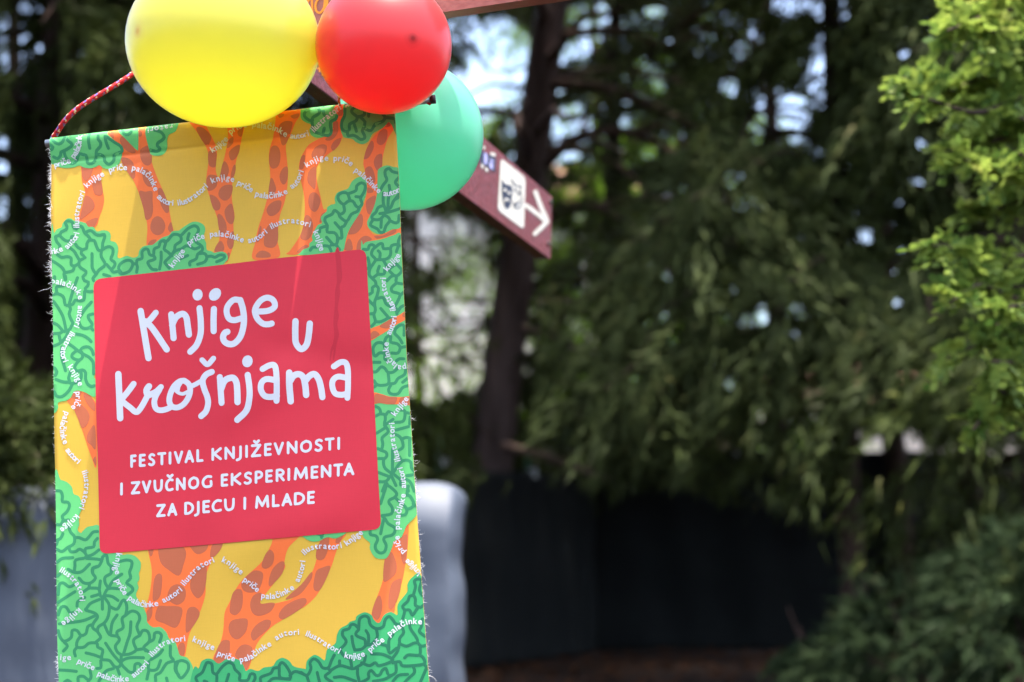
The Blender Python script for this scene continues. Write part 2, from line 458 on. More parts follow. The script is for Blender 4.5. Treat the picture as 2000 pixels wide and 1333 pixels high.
# nearer foliage also leaves the two thick trunks and the netting in view
NEAR = [(1080 - 0.128 * yy, yy, 56, 60, 22.0, .9) for yy in range(0, 900, 45)] + [(72, yy, 48, 60, 16.6, .85) for yy in range(0, 760, 45)] + [(1010, 1120, 110, 220, 24, .97), (1130, 1150, 120, 190, 24, .97), (1300, 1130, 190, 170, 26, .97), (1460, 1140, 150, 150, 26, .95), (1560, 1140, 90, 110, 26, .8), (60, 1150, 110, 130, 30, .98)]
GAPS = [(x, y, rx * 1.08, ry * 1.08, pr * 0.86) for x, y, rx, ry, pr in GAPS]
for _ in range(140):
    gx0, gy0 = RNG.uniform(790, 1800), RNG.uniform(-10, 960)
    if gx0 < 1050: gy0 = RNG.uniform(-10, 780)
    rr0 = RNG.uniform(5, 12); GAPS.append((gx0, gy0, rr0, rr0, .96))
for _ in range(40):
    rr0 = RNG.uniform(6, 14); GAPS.append((RNG.uniform(1060, 1340), RNG.uniform(0, 420), rr0, rr0, .95))
for _ in range(18):
    rr0 = RNG.uniform(5, 9); GAPS.append((RNG.uniform(0, 330), RNG.uniform(-10, 320), rr0, rr0, .95))
def carve(P):
    x, y = proj(P); keep = np.ones(len(P), bool); dd = (P - EYE) @ FWD
    for gx_, gy_, rx, ry, dm, pr in NEAR:
        q = ((x - gx_) / rx) ** 2 + ((y - gy_) / ry) ** 2
        keep &= ~((q < 1.0) & (dd < dm) & (RNG.random(len(P)) < pr))
    for gx_, gy_, rx, ry, pr in GAPS:
        q = ((x - gx_) / rx) ** 2 + ((y - gy_) / ry) ** 2
        keep &= ~((q < 1.0) & (RNG.random(len(P)) < pr))
    return keep

def sprays(O, Dv, Ls, per, ll, lw, droop=0.35, spread=0.10, flat=0.0, clear=True):
    """leafy sprays: O origins, Dv directions, Ls lengths; per leaves each as small rhombic blades"""
    K = len(O)
    t = RNG.random((K, per)); t = t ** 0.8
    side = RNG.normal(0, 1, (K, per, 3)) * spread * (0.25 + 0.75 * np.sin(np.pi * np.clip(t * 0.9 + 0.1, 0, 1)))[..., None]
    P = O[:, None] + Dv[:, None] * (Ls[:, None] * t)[..., None] + side * Ls[:, None, None] * 0.6
    P[..., 2] -= droop * Ls[:, None] * t ** 2
    P = P.reshape(-1, 3)
    Dd = np.repeat(Dv, per, 0) + RNG.normal(0, 0.28, P.shape); Dd[:, 2] -= 0.6
    Dd /= np.linalg.norm(Dd, axis=1, keepdims=True)
    if clear:
        kp = carve(P); P = P[kp]; Dd = Dd[kp]
        kp = carve(P + Dd * ll * 0.6); P = P[kp]; Dd = Dd[kp]
    W = np.cross(Dd, RNG.normal(0, 1, P.shape)); W /= np.maximum(np.linalg.norm(W, axis=1, keepdims=True), 1e-6)
    s = RNG.uniform(0.6, 1.4, len(P))[:, None]
    a, b = Dd * ll * s, W * lw * s
    V = np.stack([P - b, P + a, P + b], 1).reshape(-1, 3)
    return V

def limb_path(p0, az, L, rise, droop, n=9):
    t = np.linspace(0, 1, n)
    d = np.array([math.cos(az), math.sin(az), 0])
    wob = RNG.normal(0, 0.04 * L, (n, 3)) * t[:, None]
    return p0 + d * (L * t)[:, None] + np.array([0, 0, 1.0]) * (rise * L * t - droop * L * t ** 2)[:, None] + wob

def tree(name, label, base, top, r0, r1, bark, leafm, z0, z1, Lmax, nl, spr, per, ll, lw, group, az_bias=None, slen=(0.6, 1.6), drop=0.75, shape=0.6, extra=None, bend=0.0, density_top=1.0, clear=True):
    base = np.array(base, float); top = np.array(top, float)
    root = thing(name, base, label, 'tree', group)
    t = np.linspace(0, 1, 14)[:, None]
    P = base * (1 - t) + top * t + np.array([1.0, 0.3, 0]) * (bend * np.sin(np.pi * t))
    P = P + RNG.normal(0, 0.02, P.shape)
    R = r0 * (1 - t[:, 0]) + r1 * t[:, 0]; R[0] *= 1.35
    V, F = tube_geo(np.vstack([P[:1] - [0, 0, .3], P]), np.r_[R[0] * 1.2, R], 16)
    obj('trunk', V, F, bark, root, True)
    O, Dv = [], []
    H = top[2]
    for i in range(nl):
        f = (i + RNG.random() * 0.7) / nl
        z = z0 + (z1 - z0) * f
        tt = min(1, z / H); p0 = base * (1 - tt) + top * tt + np.array([1.0, 0.3, 0]) * (bend * math.sin(math.pi * tt))
        L = Lmax * (1 - shape * f ** 1.5) * RNG.uniform(0.7, 1.1)
        az = i * 2.399 + RNG.normal(0, 0.3)
        if az_bias is not None and i % 3 == 0: az = az_bias + RNG.normal(0, 0.5)
        lp = limb_path(p0, az, L, RNG.uniform(0.05, 0.35), RNG.uniform(0.3, 0.6))
        ex, ey = proj(lp[len(lp) // 2:])
        if clear and ((ex > 930) & (ex < 1640) & (ey > 900)).any(): continue
        V, F = tube_geo(lp, np.linspace(max(0.03, 0.012 * L + 0.02), 0.008, len(lp)), 7)
        obj('branch', V, F, bark, root, True)
        m = max(6, int(spr * L / Lmax * (density_top if f > 0.5 else 1)))
        tt2 = RNG.uniform(0.12, 1.0, m)
        O.append(np.stack([np.interp(tt2, np.linspace(0, 1, len(lp)), lp[:, c]) for c in range(3)], 1))
        d = np.array([math.cos(az), math.sin(az), 0]); sd = np.array([-d[1], d[0], 0])
        q = d * RNG.uniform(0.0, 0.9, (m, 1)) + sd * RNG.normal(0, 0.8, (m, 1)) + np.array([0, 0, 1.0]) * RNG.normal(-0.25, 0.4, (m, 1))
        Dv.append(q)
    # a leader of foliage at the very top
    m = spr; O.append(top + RNG.normal(0, [0.5, 0.5, 0.9], (m, 3))); Dv.append(RNG.normal(0, 0.6, (m, 3)) + [0, 0, 0.2])
    O = np.vstack(O); Dv = np.vstack(Dv); Dv /= np.linalg.norm(Dv, axis=1, keepdims=True)
    V = sprays(O, Dv, RNG.uniform(*slen, len(O)), per, ll, lw, drop, clear=clear)
    obj('crown', V, np.arange(len(V)).reshape(-1, 3), leafm, root)
    if extra: extra(root)
    return root

def pxpath(ps, dep): return catmull(np.array([unproj(x, y, dd) for (x, y), dd in zip(ps, dep)]), 8)
def dead_branches(root):
    for ps, d0, d1, r in [([(1085, 165), (1180, 172), (1290, 215), (1390, 265), (1460, 310), (1512, 356)], 20.5, 18.0, .075), ([(1075, 300), (1150, 262), (1240, 262), (1330, 310), (1400, 350), (1432, 430), (1440, 500)], 20.5, 18.4, .07),
                          ([(1230, 262), (1300, 250), (1360, 320), (1390, 420)], 19.5, 18.5, .05), ([(1070, 320), (1110, 290), (1180, 310), (1260, 370), (1320, 470)], 20.5, 18.8, .06), ([(1100, 70), (1200, 60), (1300, 90), (1390, 60), (1470, 120)], 20.5, 18.6, .06),
                          ([(1050, 420), (1140, 400), (1230, 440), (1300, 520), (1340, 620)], 20.4, 19.0, .05), ([(1020, 640), (1090, 660), (1180, 720), (1250, 770)], 20.6, 19.4, .04), ([(1000, 470), (960, 430), (900, 420), (840, 380)], 20.8, 20, .05),
                          ([(1440, 640), (1500, 690), (1560, 720)], 18.6, 17.6, .03)]:
        P = pxpath(ps, np.linspace(d0, d1, len(ps)))
        V, F = tube_geo(P, np.linspace(r * 1.05, r * 0.35, len(P)), 8)
        obj('dead_branch', V, F, M_TWIG, root, True)
G = 'trees beyond the fence'
tb = ground_at(906, 22.6); tt_ = unproj(1078, 0, 22.4); tdir = (tt_ - tb)
tree('cypress_tree', 'red brown leaning trunk right of the green balloon with long drooping branches', tb, tb + tdir * 2.0, 0.30, 0.13, M_BARK, M_CYP2, 5.6, 15.5, 5.0, 28, 60, 52, 0.14, 0.0125, G, az_bias=-1.0, extra=dead_branches, density_top=1.3, shape=0.0)  # upper crown, out of view, kept wide to shade the background trees
def T(px, dist, H, label, leafm, z0, Lmax, nl, spr, per=52, bark=M_BARK2, r0=0.2, name='cypress_tree', **kw):
    b = ground_at(px, dist)
    return tree(name, label, b, b + np.array([RNG.normal(0, .3), RNG.normal(0, .3), H]), r0, 0.05, bark, leafm, z0, H - .6, Lmax, nl, spr, per, 0.14, 0.0125, G, **kw)
T(78, 17, 15, 'dark tree with a thick trunk at the left edge of the view', M_YEW, 3.0, 4.4, 40, 90, r0=0.30, az_bias=-1.4, density_top=1.8, shape=-.3)  # unseen upper crown widened and thickened to shade the trees behind
T(1385, 26.6, 17, 'drooping dark cypress right of the leaning trunk', M_CYP, 4.0, 5.2, 40, 100, az_bias=-1.5, density_top=1.1, shape=0.2)
T(1655, 16.2, 14.5, 'cypress with a thin dark trunk and hanging sprays before the fence gap', M_CYP2, 3.2, 3.6, 38, 82, r0=0.13, az_bias=-1.5, density_top=1.3, shape=0.1)
T(1900, 19.5, 15, 'dense evergreen behind the bright leafy branch at the right edge', M_YEW, 1.2, 4.6, 38, 72, az_bias=-1.7, density_top=1.5)
T(1180, 27, 17, 'tall evergreen standing far behind between trunk and cypress', M_YEW, 2.2, 4.6, 36, 66, az_bias=-1.5)
T(1520, 29, 18, 'tallest evergreen far back below the blue sky patch', M_CYP, 1.5, 5.2, 38, 66, az_bias=-1.5)
T(520, 24, 17, 'dark evergreen behind the yellow balloon', M_YEW, 2.2, 5.0, 34, 60, az_bias=-1.5, density_top=1.3)
T(-120, 22, 16, 'evergreen outside the left trunk reaching in from the left edge', M_CYP, 1.5, 4.8, 46, 120, az_bias=-0.4)
T(820, 38, 16, 'slim evergreen behind the green balloon', M_YEW, 6.2, 3.6, 22, 52, r0=0.16)
T(1760, 25, 16, 'evergreen behind the thin dark trunk', M_CYP2, 2.4, 4.4, 34, 62, az_bias=-1.5)
T(300, 19, 14.5, 'dark tree between the left trunk and the yellow balloon', M_YEW, 2.4, 4.2, 38, 90, r0=0.16, az_bias=-1.4, density_top=1.8, shape=-.3)  # crown spreads wider above the frame, shaped to cast shade on the background
T(2060, 14, 13, 'dark evergreen hugging the right edge low down', M_YEW, 0.8, 3.2, 34, 62, az_bias=2.6, density_top=1.4)

T(1185, 36, 17, 'sunlit spring green tree far behind the drooping branches', M_SPRING, 3.0, 4.6, 34, 70, name='broadleaf_tree', r0=0.2, clear=False)
T(1330, 34, 13, 'light green tree low behind the cypress', M_SPRING, 2.0, 3.6, 28, 60, name='broadleaf_tree', r0=0.16, clear=False)
T(30, 27, 16, 'evergreen behind the thick trunk at the left edge', M_YEW, 1.8, 4.6, 36, 80)
# low shrubs
def shrub(name, label, base, rx, ry, h, leafm, n, per, ll, lw, group=None, z0=0.1, clear=True):
    base = np.array(base, float)
    root = thing(name, base, label, 'shrub', group)
    for i in range(5):
        a = i * 1.26 + RNG.random(); tip = base + np.array([math.cos(a) * rx * .6, math.sin(a) * ry * .6, h * RNG.uniform(.6, .9)])
        lp = catmull(np.array([base, base * .6 + tip * .4 + [0, 0, .1 * h], tip]), 5)
        obj('stem', *tube_geo(lp, np.linspace(0.03, 0.008, len(lp)), 6), M_BARK2, root, True)
    u = RNG.normal(0, 1, (n, 3)); u /= np.linalg.norm(u, axis=1, keepdims=True); rr = RNG.random(n) ** 0.4
    lump = 1 + 0.25 * np.sin(u[:, 0] * 5 + base[0]) * np.cos(u[:, 2] * 6 + base[1])
    O = base + np.stack([u[:, 0] * rx * rr * lump, u[:, 1] * ry * rr * lump, z0 + (h - z0) * (0.5 + 0.5 * u[:, 2] * rr * lump)], 1)
    d = u * 0.8 + RNG.normal(0, 0.4, (n, 3)) + [0, 0, 0.1]; d /= np.linalg.norm(d, axis=1, keepdims=True)
    V = sprays(O, d, RNG.uniform(0.2, 0.6, n) * max(0.5, h / 3), per, ll, lw, 0.3, clear=clear)
    obj('foliage', V, np.arange(len(V)).reshape(-1, 3), leafm, root)
    return root
gs = 'shrubs under the trees'
shrub('shrub', 'sunlit yellow green bush beyond the fence beside the banner', ground_at(845, 30.5), 1.25, 1.0, 5.6, M_SPRING, 620, 22, 0.13, 0.045, gs)
shrub('shrub', 'low bright bush tucked behind the leaning trunk', ground_at(915, 31.5), 0.8, 0.7, 4.9, M_SPRING, 300, 20, 0.12, 0.04, gs)
shrub('shrub', 'dark shrub hanging over the tarpaulin at the left edge', ground_at(0, 8.3), 0.40, 0.62, 2.1, M_YEW, 560, 30, 0.07, 0.010, gs, 1.36, False)
shrub('shrub', 'dark evergreen hedge behind the black netting under the trunk', ground_at(1120, 28.5), 3.2, 1.2, 4.6, M_YEW, 1300, 24, 0.13, 0.03, gs, clear=False)
shrub('shrub', 'hedge clump behind the netting left of the trunk', ground_at(820, 23.5), 1.0, 0.8, 2.9, M_YEW, 420, 22, 0.12, 0.03, gs, clear=False)
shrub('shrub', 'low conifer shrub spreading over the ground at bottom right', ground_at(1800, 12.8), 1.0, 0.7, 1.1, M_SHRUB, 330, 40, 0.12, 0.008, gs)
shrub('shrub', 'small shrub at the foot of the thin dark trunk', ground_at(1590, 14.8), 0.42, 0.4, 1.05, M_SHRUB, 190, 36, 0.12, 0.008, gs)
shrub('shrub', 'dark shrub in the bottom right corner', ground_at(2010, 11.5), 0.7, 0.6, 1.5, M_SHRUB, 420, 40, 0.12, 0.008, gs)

# a fallen stick leaning on the netting
V, F = tube_geo(pxpath([(985, 872), (1060, 890), (1120, 912), (1188, 937)], [20.2, 19.6, 19.2, 18.8]), np.linspace(.06, .035, 25), 8)
tag(obj('fallen_branch', V, F, M_TWIG, None, True), 'pale bare branch slanting down across the top of the netting fence', 'branch')

# ================================================================== bright leafy branch at the right edge
def locust(label, limbs, dep):
    base = ground_at(2450, 5.9)
    root = thing('locust_tree', base, label, 'tree')
    t = np.linspace(0, 1, 10)[:, None]; tp = base + np.array([-.25, .2, 5.6])
    obj('trunk', *tube_geo(base * (1 - t) + tp * t + RNG.normal(0, .02, (10, 3)), np.linspace(.13, .05, 10), 12), M_BARK2, root, True)
    LV = []
    for ps in limbs + [[(x - 5, y + RNG.uniform(-28, 28)) for x, y in q] for q in limbs[::2]]:
        d0 = RNG.uniform(4.7, 5.5); P = pxpath(ps, np.linspace(5.6, d0, len(ps)))
        st = base * (1 - .6) + tp * .6; zz = np.clip(P[0][2], .5, 5.4) / 5.6 * .9
        P = np.vstack([base * (1 - zz) + tp * zz, P])
        obj('branch', *tube_geo(P, np.linspace(.016, .004, len(P)), 6), M_BARK2, root, True)
        m = int(len(P) * 1.5)
        for i in range(m):
            f = RNG.uniform(0.1, 1.0) ** 0.8; q = np.array([np.interp(f, np.linspace(0, 1, len(P)), P[:, c]) for c in range(3)])
            for _ in range(RNG.integers(1, 3)):
                d = RNG.normal(0, 1, 3) * [1, .8, .7] + [-.35, 0, .05]; d /= np.linalg.norm(d)
                side = np.cross(d, [0, 0, 1.0] + RNG.normal(0, .35, 3)); side /= np.linalg.norm(side); nn = np.cross(side, d)
                Lr = RNG.uniform(.045, .095); np_ = 4
                for j in range(np_ + 1):
                    c = q + d * Lr * (0.2 + .8 * j / np_) - np.array([0, 0, .02]) * (j / np_) ** 2
                    for sgn in ((-1, 1) if j < np_ else (0,)):
                        ld = d * .5 + side * sgn * .9 if sgn else d.copy()
                        ld = ld + RNG.normal(0, .18, 3); ld /= np.linalg.norm(ld)
                        w = np.cross(ld, nn + RNG.normal(0, .25, 3)); w /= np.linalg.norm(w)
                        l_, w_ = RNG.uniform(.022, .040), RNG.uniform(.008, .0135)
                        LV.append([c, c + ld * l_ * .3 + w * w_, c + ld * l_ * .72 + w * w_ * .85, c + ld * l_, c + ld * l_ * .72 - w * w_ * .85, c + ld * l_ * .3 - w * w_])
    LV = np.array(LV).reshape(-1, 3)
    obj('crown', LV, np.arange(len(LV)).reshape(-1, 6), M_BRIGHT, root)
L_ = [[(2120, -40), (2010, 10), (1930, 30), (1850, 60)], [(2120, 60), (2000, 70), (1930, 60)], [(2130, 130), (2010, 150), (1930, 170), (1850, 170), (1765, 150)], [(2120, 190), (2000, 190), (1910, 220), (1800, 190)],
      [(2120, 250), (2000, 260), (1920, 280), (1850, 270)], [(2120, 300), (2020, 310), (1950, 330), (1880, 310)], [(2120, 260), (2030, 240), (1990, 230)], [(2120, 370), (2010, 390), (1940, 410), (1880, 420)], [(2110, 120), (2030, 100), (1960, 110)],
      [(2120, 470), (2000, 500), (1900, 490), (1820, 480)], [(2120, 540), (2000, 560), (1920, 545), (1860, 570)], [(2120, 620), (2010, 640), (1940, 660), (1850, 700)], [(2120, 680), (2000, 700), (1940, 720)], [(2120, 740), (2000, 760), (1940, 790), (1900, 840)], [(2120, 820), (2010, 800), (1950, 760)],
      [(2110, 20), (2020, -10), (1950, -20)], [(2120, 330), (2040, 330), (1990, 300)], [(2120, 590), (2040, 590), (1970, 600)]]
locust('leafy tree with bright yellow green leaflets reaching in from the right edge', L_, 5.9)
# ================================================================== the banner
CR = {'A': (90, 230, 6.665), 'B': (90, 400, 6.665), 'C': (220, 400, 6.665), 'D': (90, 540, 6.66), 'E': (90, 700, 6.66),
      'F': (370, 210, 6.665), 'G': (570, 180, 6.665), 'H': (570, 330, 6.665), 'I': (700, 460, 6.66), 'J': (700, 620, 6.66),
      'K': (700, 760, 6.66), 'L': (700, 920, 6.664), 'M': (90, 920, 6.665), 'N': (90, 1080, 5.269), 'O': (340, 1080, 5.269),
      'Q': (590, 1080, 5.269), 'R': (590, 940, 6.667), 'S': (220, 840, 6.665), 'U': (450, 840, 6.665), 'V': (210, 540, 6.665),
      'W': (440, 540, 6.665), 'X': (210, 680, 6.665), 'Y': (440, 680, 6.665), '1': (80, 180, 3.3325), '2': (440, 180, 3.3325),
      '5': (80, 880, 2.943), '6': (440, 880, 2.943), 'Z': (900, 250, 5.127), '0': (0, 0, 1.0)}
def pts(s):
    out = []; c = '0'
    for tok in s.split():
        if tok in CR: c = tok; continue
        x, y = tok.split(','); x0, y0, k = CR[c]
        out.append((x0 + float(x) / k, y0 + float(y) / k))
    return np.array(out)

# outline of the cloth in the photograph's pixels, used to place it on its plane
LY, LX = [240, 268, 400, 540, 700, 780, 920, 1080, 1250, 1333, 2100], [99.6, 100, 101.6, 103, 105.5, 107, 109, 112, 114.5, 117, 135]
RY, RX = [180, 222, 380, 465, 555, 620, 720, 800, 950, 1010, 1120, 1333, 2100], [769, 772, 781, 784, 788.6, 792, 796, 802, 812, 815.5, 823, 838.6, 890]
b_left = lambda y: np.interp(y, LY, LX)
b_right = lambda y: np.interp(y, RY, RX)
b_top = lambda x: 270.0 - 0.1146 * (np.asarray(x, float) - 99)
B0 = unproj(460, 700, 2.88)
SMAX = 1690.0
def banner_plane(px, py):
    X = (np.asarray(px, float) - PW / 2) / FPX; Y = (PH / 2 - np.asarray(py, float)) / FPX
    D = FWD[None] + X[:, None] * RGT[None] + Y[:, None] * UPV[None]
    t = ((B0 - EYE) @ BN) / (D @ BN)
    return EYE + t[:, None] * D
def sstep(a, b, x):
    t = np.clip((x - a) / (b - a), 0, 1); return t * t * (3 - 2 * t)
def softramp(x, w=9.0):           # integral of a smooth step
    return 0.5 * (x + np.sqrt(x * x + w * w))
MPP = 2.88 / FPX
def relief(px, py):
    s = py - b_top(px)
    R = 10.0
    front = np.where(s < R, np.sqrt(np.clip(R * R - (R - s) ** 2, 0, None)), R * (1 - 0.75 * sstep(R, 52, s)) - 0.4 * sstep(44, 52, s) * 1.0)
    d = front * MPP
    d = d - 0.0016 * np.exp(-((s - 51) / 3.0) ** 2)              # stitched hem line
    fade = sstep(60, 190, s) * (1 - 0.75 * sstep(880, 1250, py))
    xl = 399 - 0.068 * (py - 500); xr = 557 - 0.045 * (py - 490)
    f = -0.010 * (px - xl) + 0.062 * (softramp(px - xl) - softramp(px - xr)) - 0.012 * softramp(px - 690, 25)
    d = d + fade * (f - 2.0) * MPP * 1.1
    d = d + 0.0020 * sstep(40, 200, s) * np.sin(px * 0.0125 + py * 0.004 + 0.6) + 0.0011 * np.sin(py * 0.017 + px * 0.006)
    q = (py - 1040) + 0.32 * (px - 560)                          # a diagonal pull in the lower panel
    d = d + 0.0042 * np.exp(-(q / 60.0) ** 2) * sstep(380, 520, px) * (1 - sstep(640, 760, px))
    q2 = (py - 760) + 0.55 * (px - 520)
    d = d + 0.0036 * np.exp(-(q2 / 42.0) ** 2) * sstep(400, 470, px) * (1 - sstep(560, 650, px))
    q3 = (py - 700) - 0.2 * (px - 640)
    d = d - 0.0024 * np.exp(-(q3 / 34.0) ** 2) * sstep(480, 560, px)
    d = d - 0.0012 * np.exp(-(((px - 0.02 * py) - 350) / 26.0) ** 2) * sstep(1000, 1150, py)
    # the hem sags a touch between its tie points and the cut edges curl
    d = d + 0.0025 * (np.exp(-((px - b_left(py)) / 16.0)) - 0.6 * np.exp(-((b_right(py) - px) / 14.0))) * sstep(60, 160, s)
    return d
def onto(P, layer=0.0):
    P = np.asarray(P, float).reshape(-1, 2)
    y = np.clip(P[:, 1], None, 1990)
    x = np.clip(P[:, 0], b_left(y) + (0.25 if layer else 0), b_right(y) - (0.25 if layer else 0))
    y = np.maximum(y, b_top(x) + (0.35 if layer else 0.0))
    W = banner_plane(x, y)
    return W + (relief(x, y) + layer * 0.00022)[:, None] * BN[None]

S_ROWS = np.concatenate([[0, 0.6, 1.6, 3.0, 4.8, 7, 10, 14, 19, 25, 32, 39, 45, 48, 51, 54, 58], np.arange(66, 1090, 8.5), np.arange(1100, SMAX + 1, 22)])
A_COLS = np.linspace(0, 1, 86)
GX, GY = [], []
for s in S_ROWS:
    x = 99 + A_COLS * 672
    for _ in range(3):
        y = b_top(x) + s
        x = b_left(y) + A_COLS * (b_right(y) - b_left(y))
    GX.append(x); GY.append(b_top(x) + s)
GX = np.array(GX); GY = np.array(GY)
GP = np.stack([GX.ravel(), GY.ravel()], 1)

def inside(poly, P):
    x, y = P[:, 0], P[:, 1]
    r = np.zeros(len(P), bool)
    j = len(poly) - 1
    for i in range(len(poly)):
        xi, yi = poly[i]; xj, yj = poly[j]
        c = (yi > y) != (yj > y)
        if c.any():
            r ^= c & (x < (xj - xi) * (y - yi) / (yj - yi + 1e-12) + xi)
        j = i
    return r

def ccw(p):
    a = np.sum(p[:, 0] * np.roll(p[:, 1], -1) - np.roll(p[:, 0], -1) * p[:, 1])
    return p if a > 0 else p[::-1]

def cdt(polys, extra):
    V = []; F = []
    for p in polys:
        p = ccw(np.asarray(p)); n = len(V)
        V += [Vector((float(a), float(b))) for a, b in p]
        F.append(list(range(n, n + len(p))))
    V += [Vector((float(a), float(b))) for a, b in extra]
    r = delaunay_2d_cdt(V, [], F, 1, 1e-4)
    W = np.array([(v.x, v.y) for v in r[0]]); T = [tuple(f) for f in r[2]]
    if len(polys) > 1:                        # keep only what lies inside one of the outlines (counters of letters stay open)
        C = np.array([W[list(f)].mean(0) for f in T]); ok = np.zeros(len(C), bool)
        order = np.argsort(C[:, 0]); cx = C[order, 0]
        for p in polys:
            p = np.asarray(p); lo, hi = p.min(0), p.max(0)
            ids = order[np.searchsorted(cx, lo[0]):np.searchsorted(cx, hi[0])]
            ids = ids[(C[ids, 1] > lo[1]) & (C[ids, 1] < hi[1]) & ~ok[ids]]
            if len(ids): ok[ids[inside(p, C[ids])]] = True
        T = [f for f, o in zip(T, ok) if o]
    return W, T

def fill_px(poly, smooth=True, n=6):
    p = catmull(poly, n, True) if smooth else np.vstack([np.linspace(poly[i - 1], poly[i], max(2, int(np.hypot(*(poly[i] - poly[i - 1])) / 7) + 1))[1:] for i in range(len(poly))])
    y = np.clip(p[:, 1], None, 1985)
    x = np.clip(p[:, 0], b_left(y), b_right(y)); y = np.maximum(y, b_top(x))
    p = np.stack([x, y], 1)
    keep = [0]
    for i in range(1, len(p)):
        if np.hypot(*(p[i] - p[keep[-1]])) > 0.35: keep.append(i)
    p = p[keep]
    lo, hi = p.min(0), p.max(0)
    c = GP[(GP[:, 0] > lo[0]) & (GP[:, 0] < hi[0]) & (GP[:, 1] > lo[1]) & (GP[:, 1] < hi[1])]
    c = c[inside(p, c)] if len(c) else c
    return cdt([p], c)

def join(parts):
    V = []; F = []; n = 0
    for v, f in parts:
        V.append(v); F += [tuple(i + n for i in q) for q in f]; n += len(v)
    return np.vstack(V), F

def stroke_polys(line, w, step=3.0, closed=False):
    """width w polyline with round ends as a chain of small polygons"""
    p = catmull(line, max(2, int(np.mean(np.linalg.norm(np.diff(line, axis=0), axis=1)) / step)), False) if len(line) > 2 else catmull(line, 6)
    keep = [0]
    for i in range(1, len(p)):
        if np.hypot(*(p[i] - p[keep[-1]])) > 1.0: keep.append(i)
    p = p[keep]
    t = np.gradient(p, axis=0); t /= np.maximum(np.linalg.norm(t, axis=1, keepdims=True), 1e-9)
    nrm = np.stack([-t[:, 1], t[:, 0]], 1)
    h = w / 2
    L, Rr = p + nrm * h, p - nrm * h
    out = [np.array([L[i], L[i + 1], Rr[i + 1], Rr[i]]) for i in range(len(p) - 1)]
    for e, sg in ((0, -1), (len(p) - 1, 1)):
        a0 = math.atan2(nrm[e][1], nrm[e][0])
        a = a0 - sg * np.linspace(0, math.pi, 7)
        out.append(np.stack([p[e][0] + h * np.cos(a), p[e][1] + h * np.sin(a)], 1))
    # discs on sharp bends
    for i in range(1, len(p) - 1):
        d0 = p[i] - p[i - 1]; d1 = p[i + 1] - p[i]
        if np.dot(d0, d1) / (np.linalg.norm(d0) * np.linalg.norm(d1) + 1e-9) < 0.85:
            a = np.linspace(0, 2 * math.pi, 10, endpoint=False)
            out.append(np.stack([p[i][0] + h * np.cos(a), p[i][1] + h * np.sin(a)], 1))
    return out

def strokes(lines, widths):
    polys = []
    for l, w in zip(lines, widths): polys += stroke_polys(np.asarray(l), w)
    return cdt(polys, [])

def ellipse(cx, cy, rx, ry, rot=0.0, n=24):
    a = np.linspace(0, 2 * math.pi, n, endpoint=False)
    x, y = rx * np.cos(a), ry * np.sin(a)
    return np.stack([cx + x * math.cos(rot) - y * math.sin(rot), cy + x * math.sin(rot) + y * math.cos(rot)], 1)

def print_part(name, px, F, layer, mat, parent, label=None):
    o = obj(name, onto(px, layer), F, mat, parent, smooth=True)
    if label: o['label'] = label
    return o

M_YEL = mat_cloth('cloth_yellow', srgb(212, 170, 60))
M_ORA = mat_cloth('ink_orange', srgb(236, 112, 54))
M_BRN = mat_cloth('ink_brown', srgb(184, 98, 64))
M_GR1 = mat_cloth('ink_green', srgb(94, 184, 106))
M_GR1V = mat_cloth('ink_green_vein', srgb(52, 134, 88))
M_GR2 = mat_cloth('ink_deep_green', srgb(58, 160, 96))
M_GR2V = mat_cloth('ink_deep_green_vein', srgb(32, 106, 74))
M_RED = mat_cloth('ink_red', srgb(202, 46, 60))
M_STREAK = mat_cloth('ink_red_deep', srgb(186, 40, 54))
M_WHT = mat_cloth('ink_white', srgb(204, 206, 208))
M_THREAD = mat_plain('loose_thread', srgb(235, 232, 228), 0.7)

bb = banner_plane(np.array([480.0]), np.array([1960.0]))[0]
banner = thing('festival_banner', bb, 'tall yellow printed cloth banner with a red panel of white lettering', 'banner')

ng, na = GX.shape
cl = obj('cloth', onto(GP), [(i * na + j, i * na + j + 1, (i + 1) * na + j + 1, (i + 1) * na + j) for i in range(ng - 1) for j in range(na - 1)], M_YEL, banner, True)
sol = cl.modifiers.new('thickness', 'SOLIDIFY'); sol.thickness = 0.0006; sol.offset = 1
# the hem's back flap, folded over the rod
hv = []; hcols = np.linspace(0, 1, 30)
for k in range(9):
    x = 99.5 + hcols * 671.5
    w = banner_plane(x, b_top(x) + [0, 1, 3, 6, 10, 18, 30, 42, 52][k])
    off = [0, -4, -7, -9, -10, -8.5, -6, -3, 0.5][k] * MPP
    hv.append(w + off * BN[None] - 0.0009 * BN[None])
hv = np.vstack(hv)
obj('hem_flap', hv, [(i * 30 + j, i * 30 + j + 1, (i + 1) * 30 + j + 1, (i + 1) * 30 + j) for i in range(8) for j in range(29)], M_THREAD, banner, True)

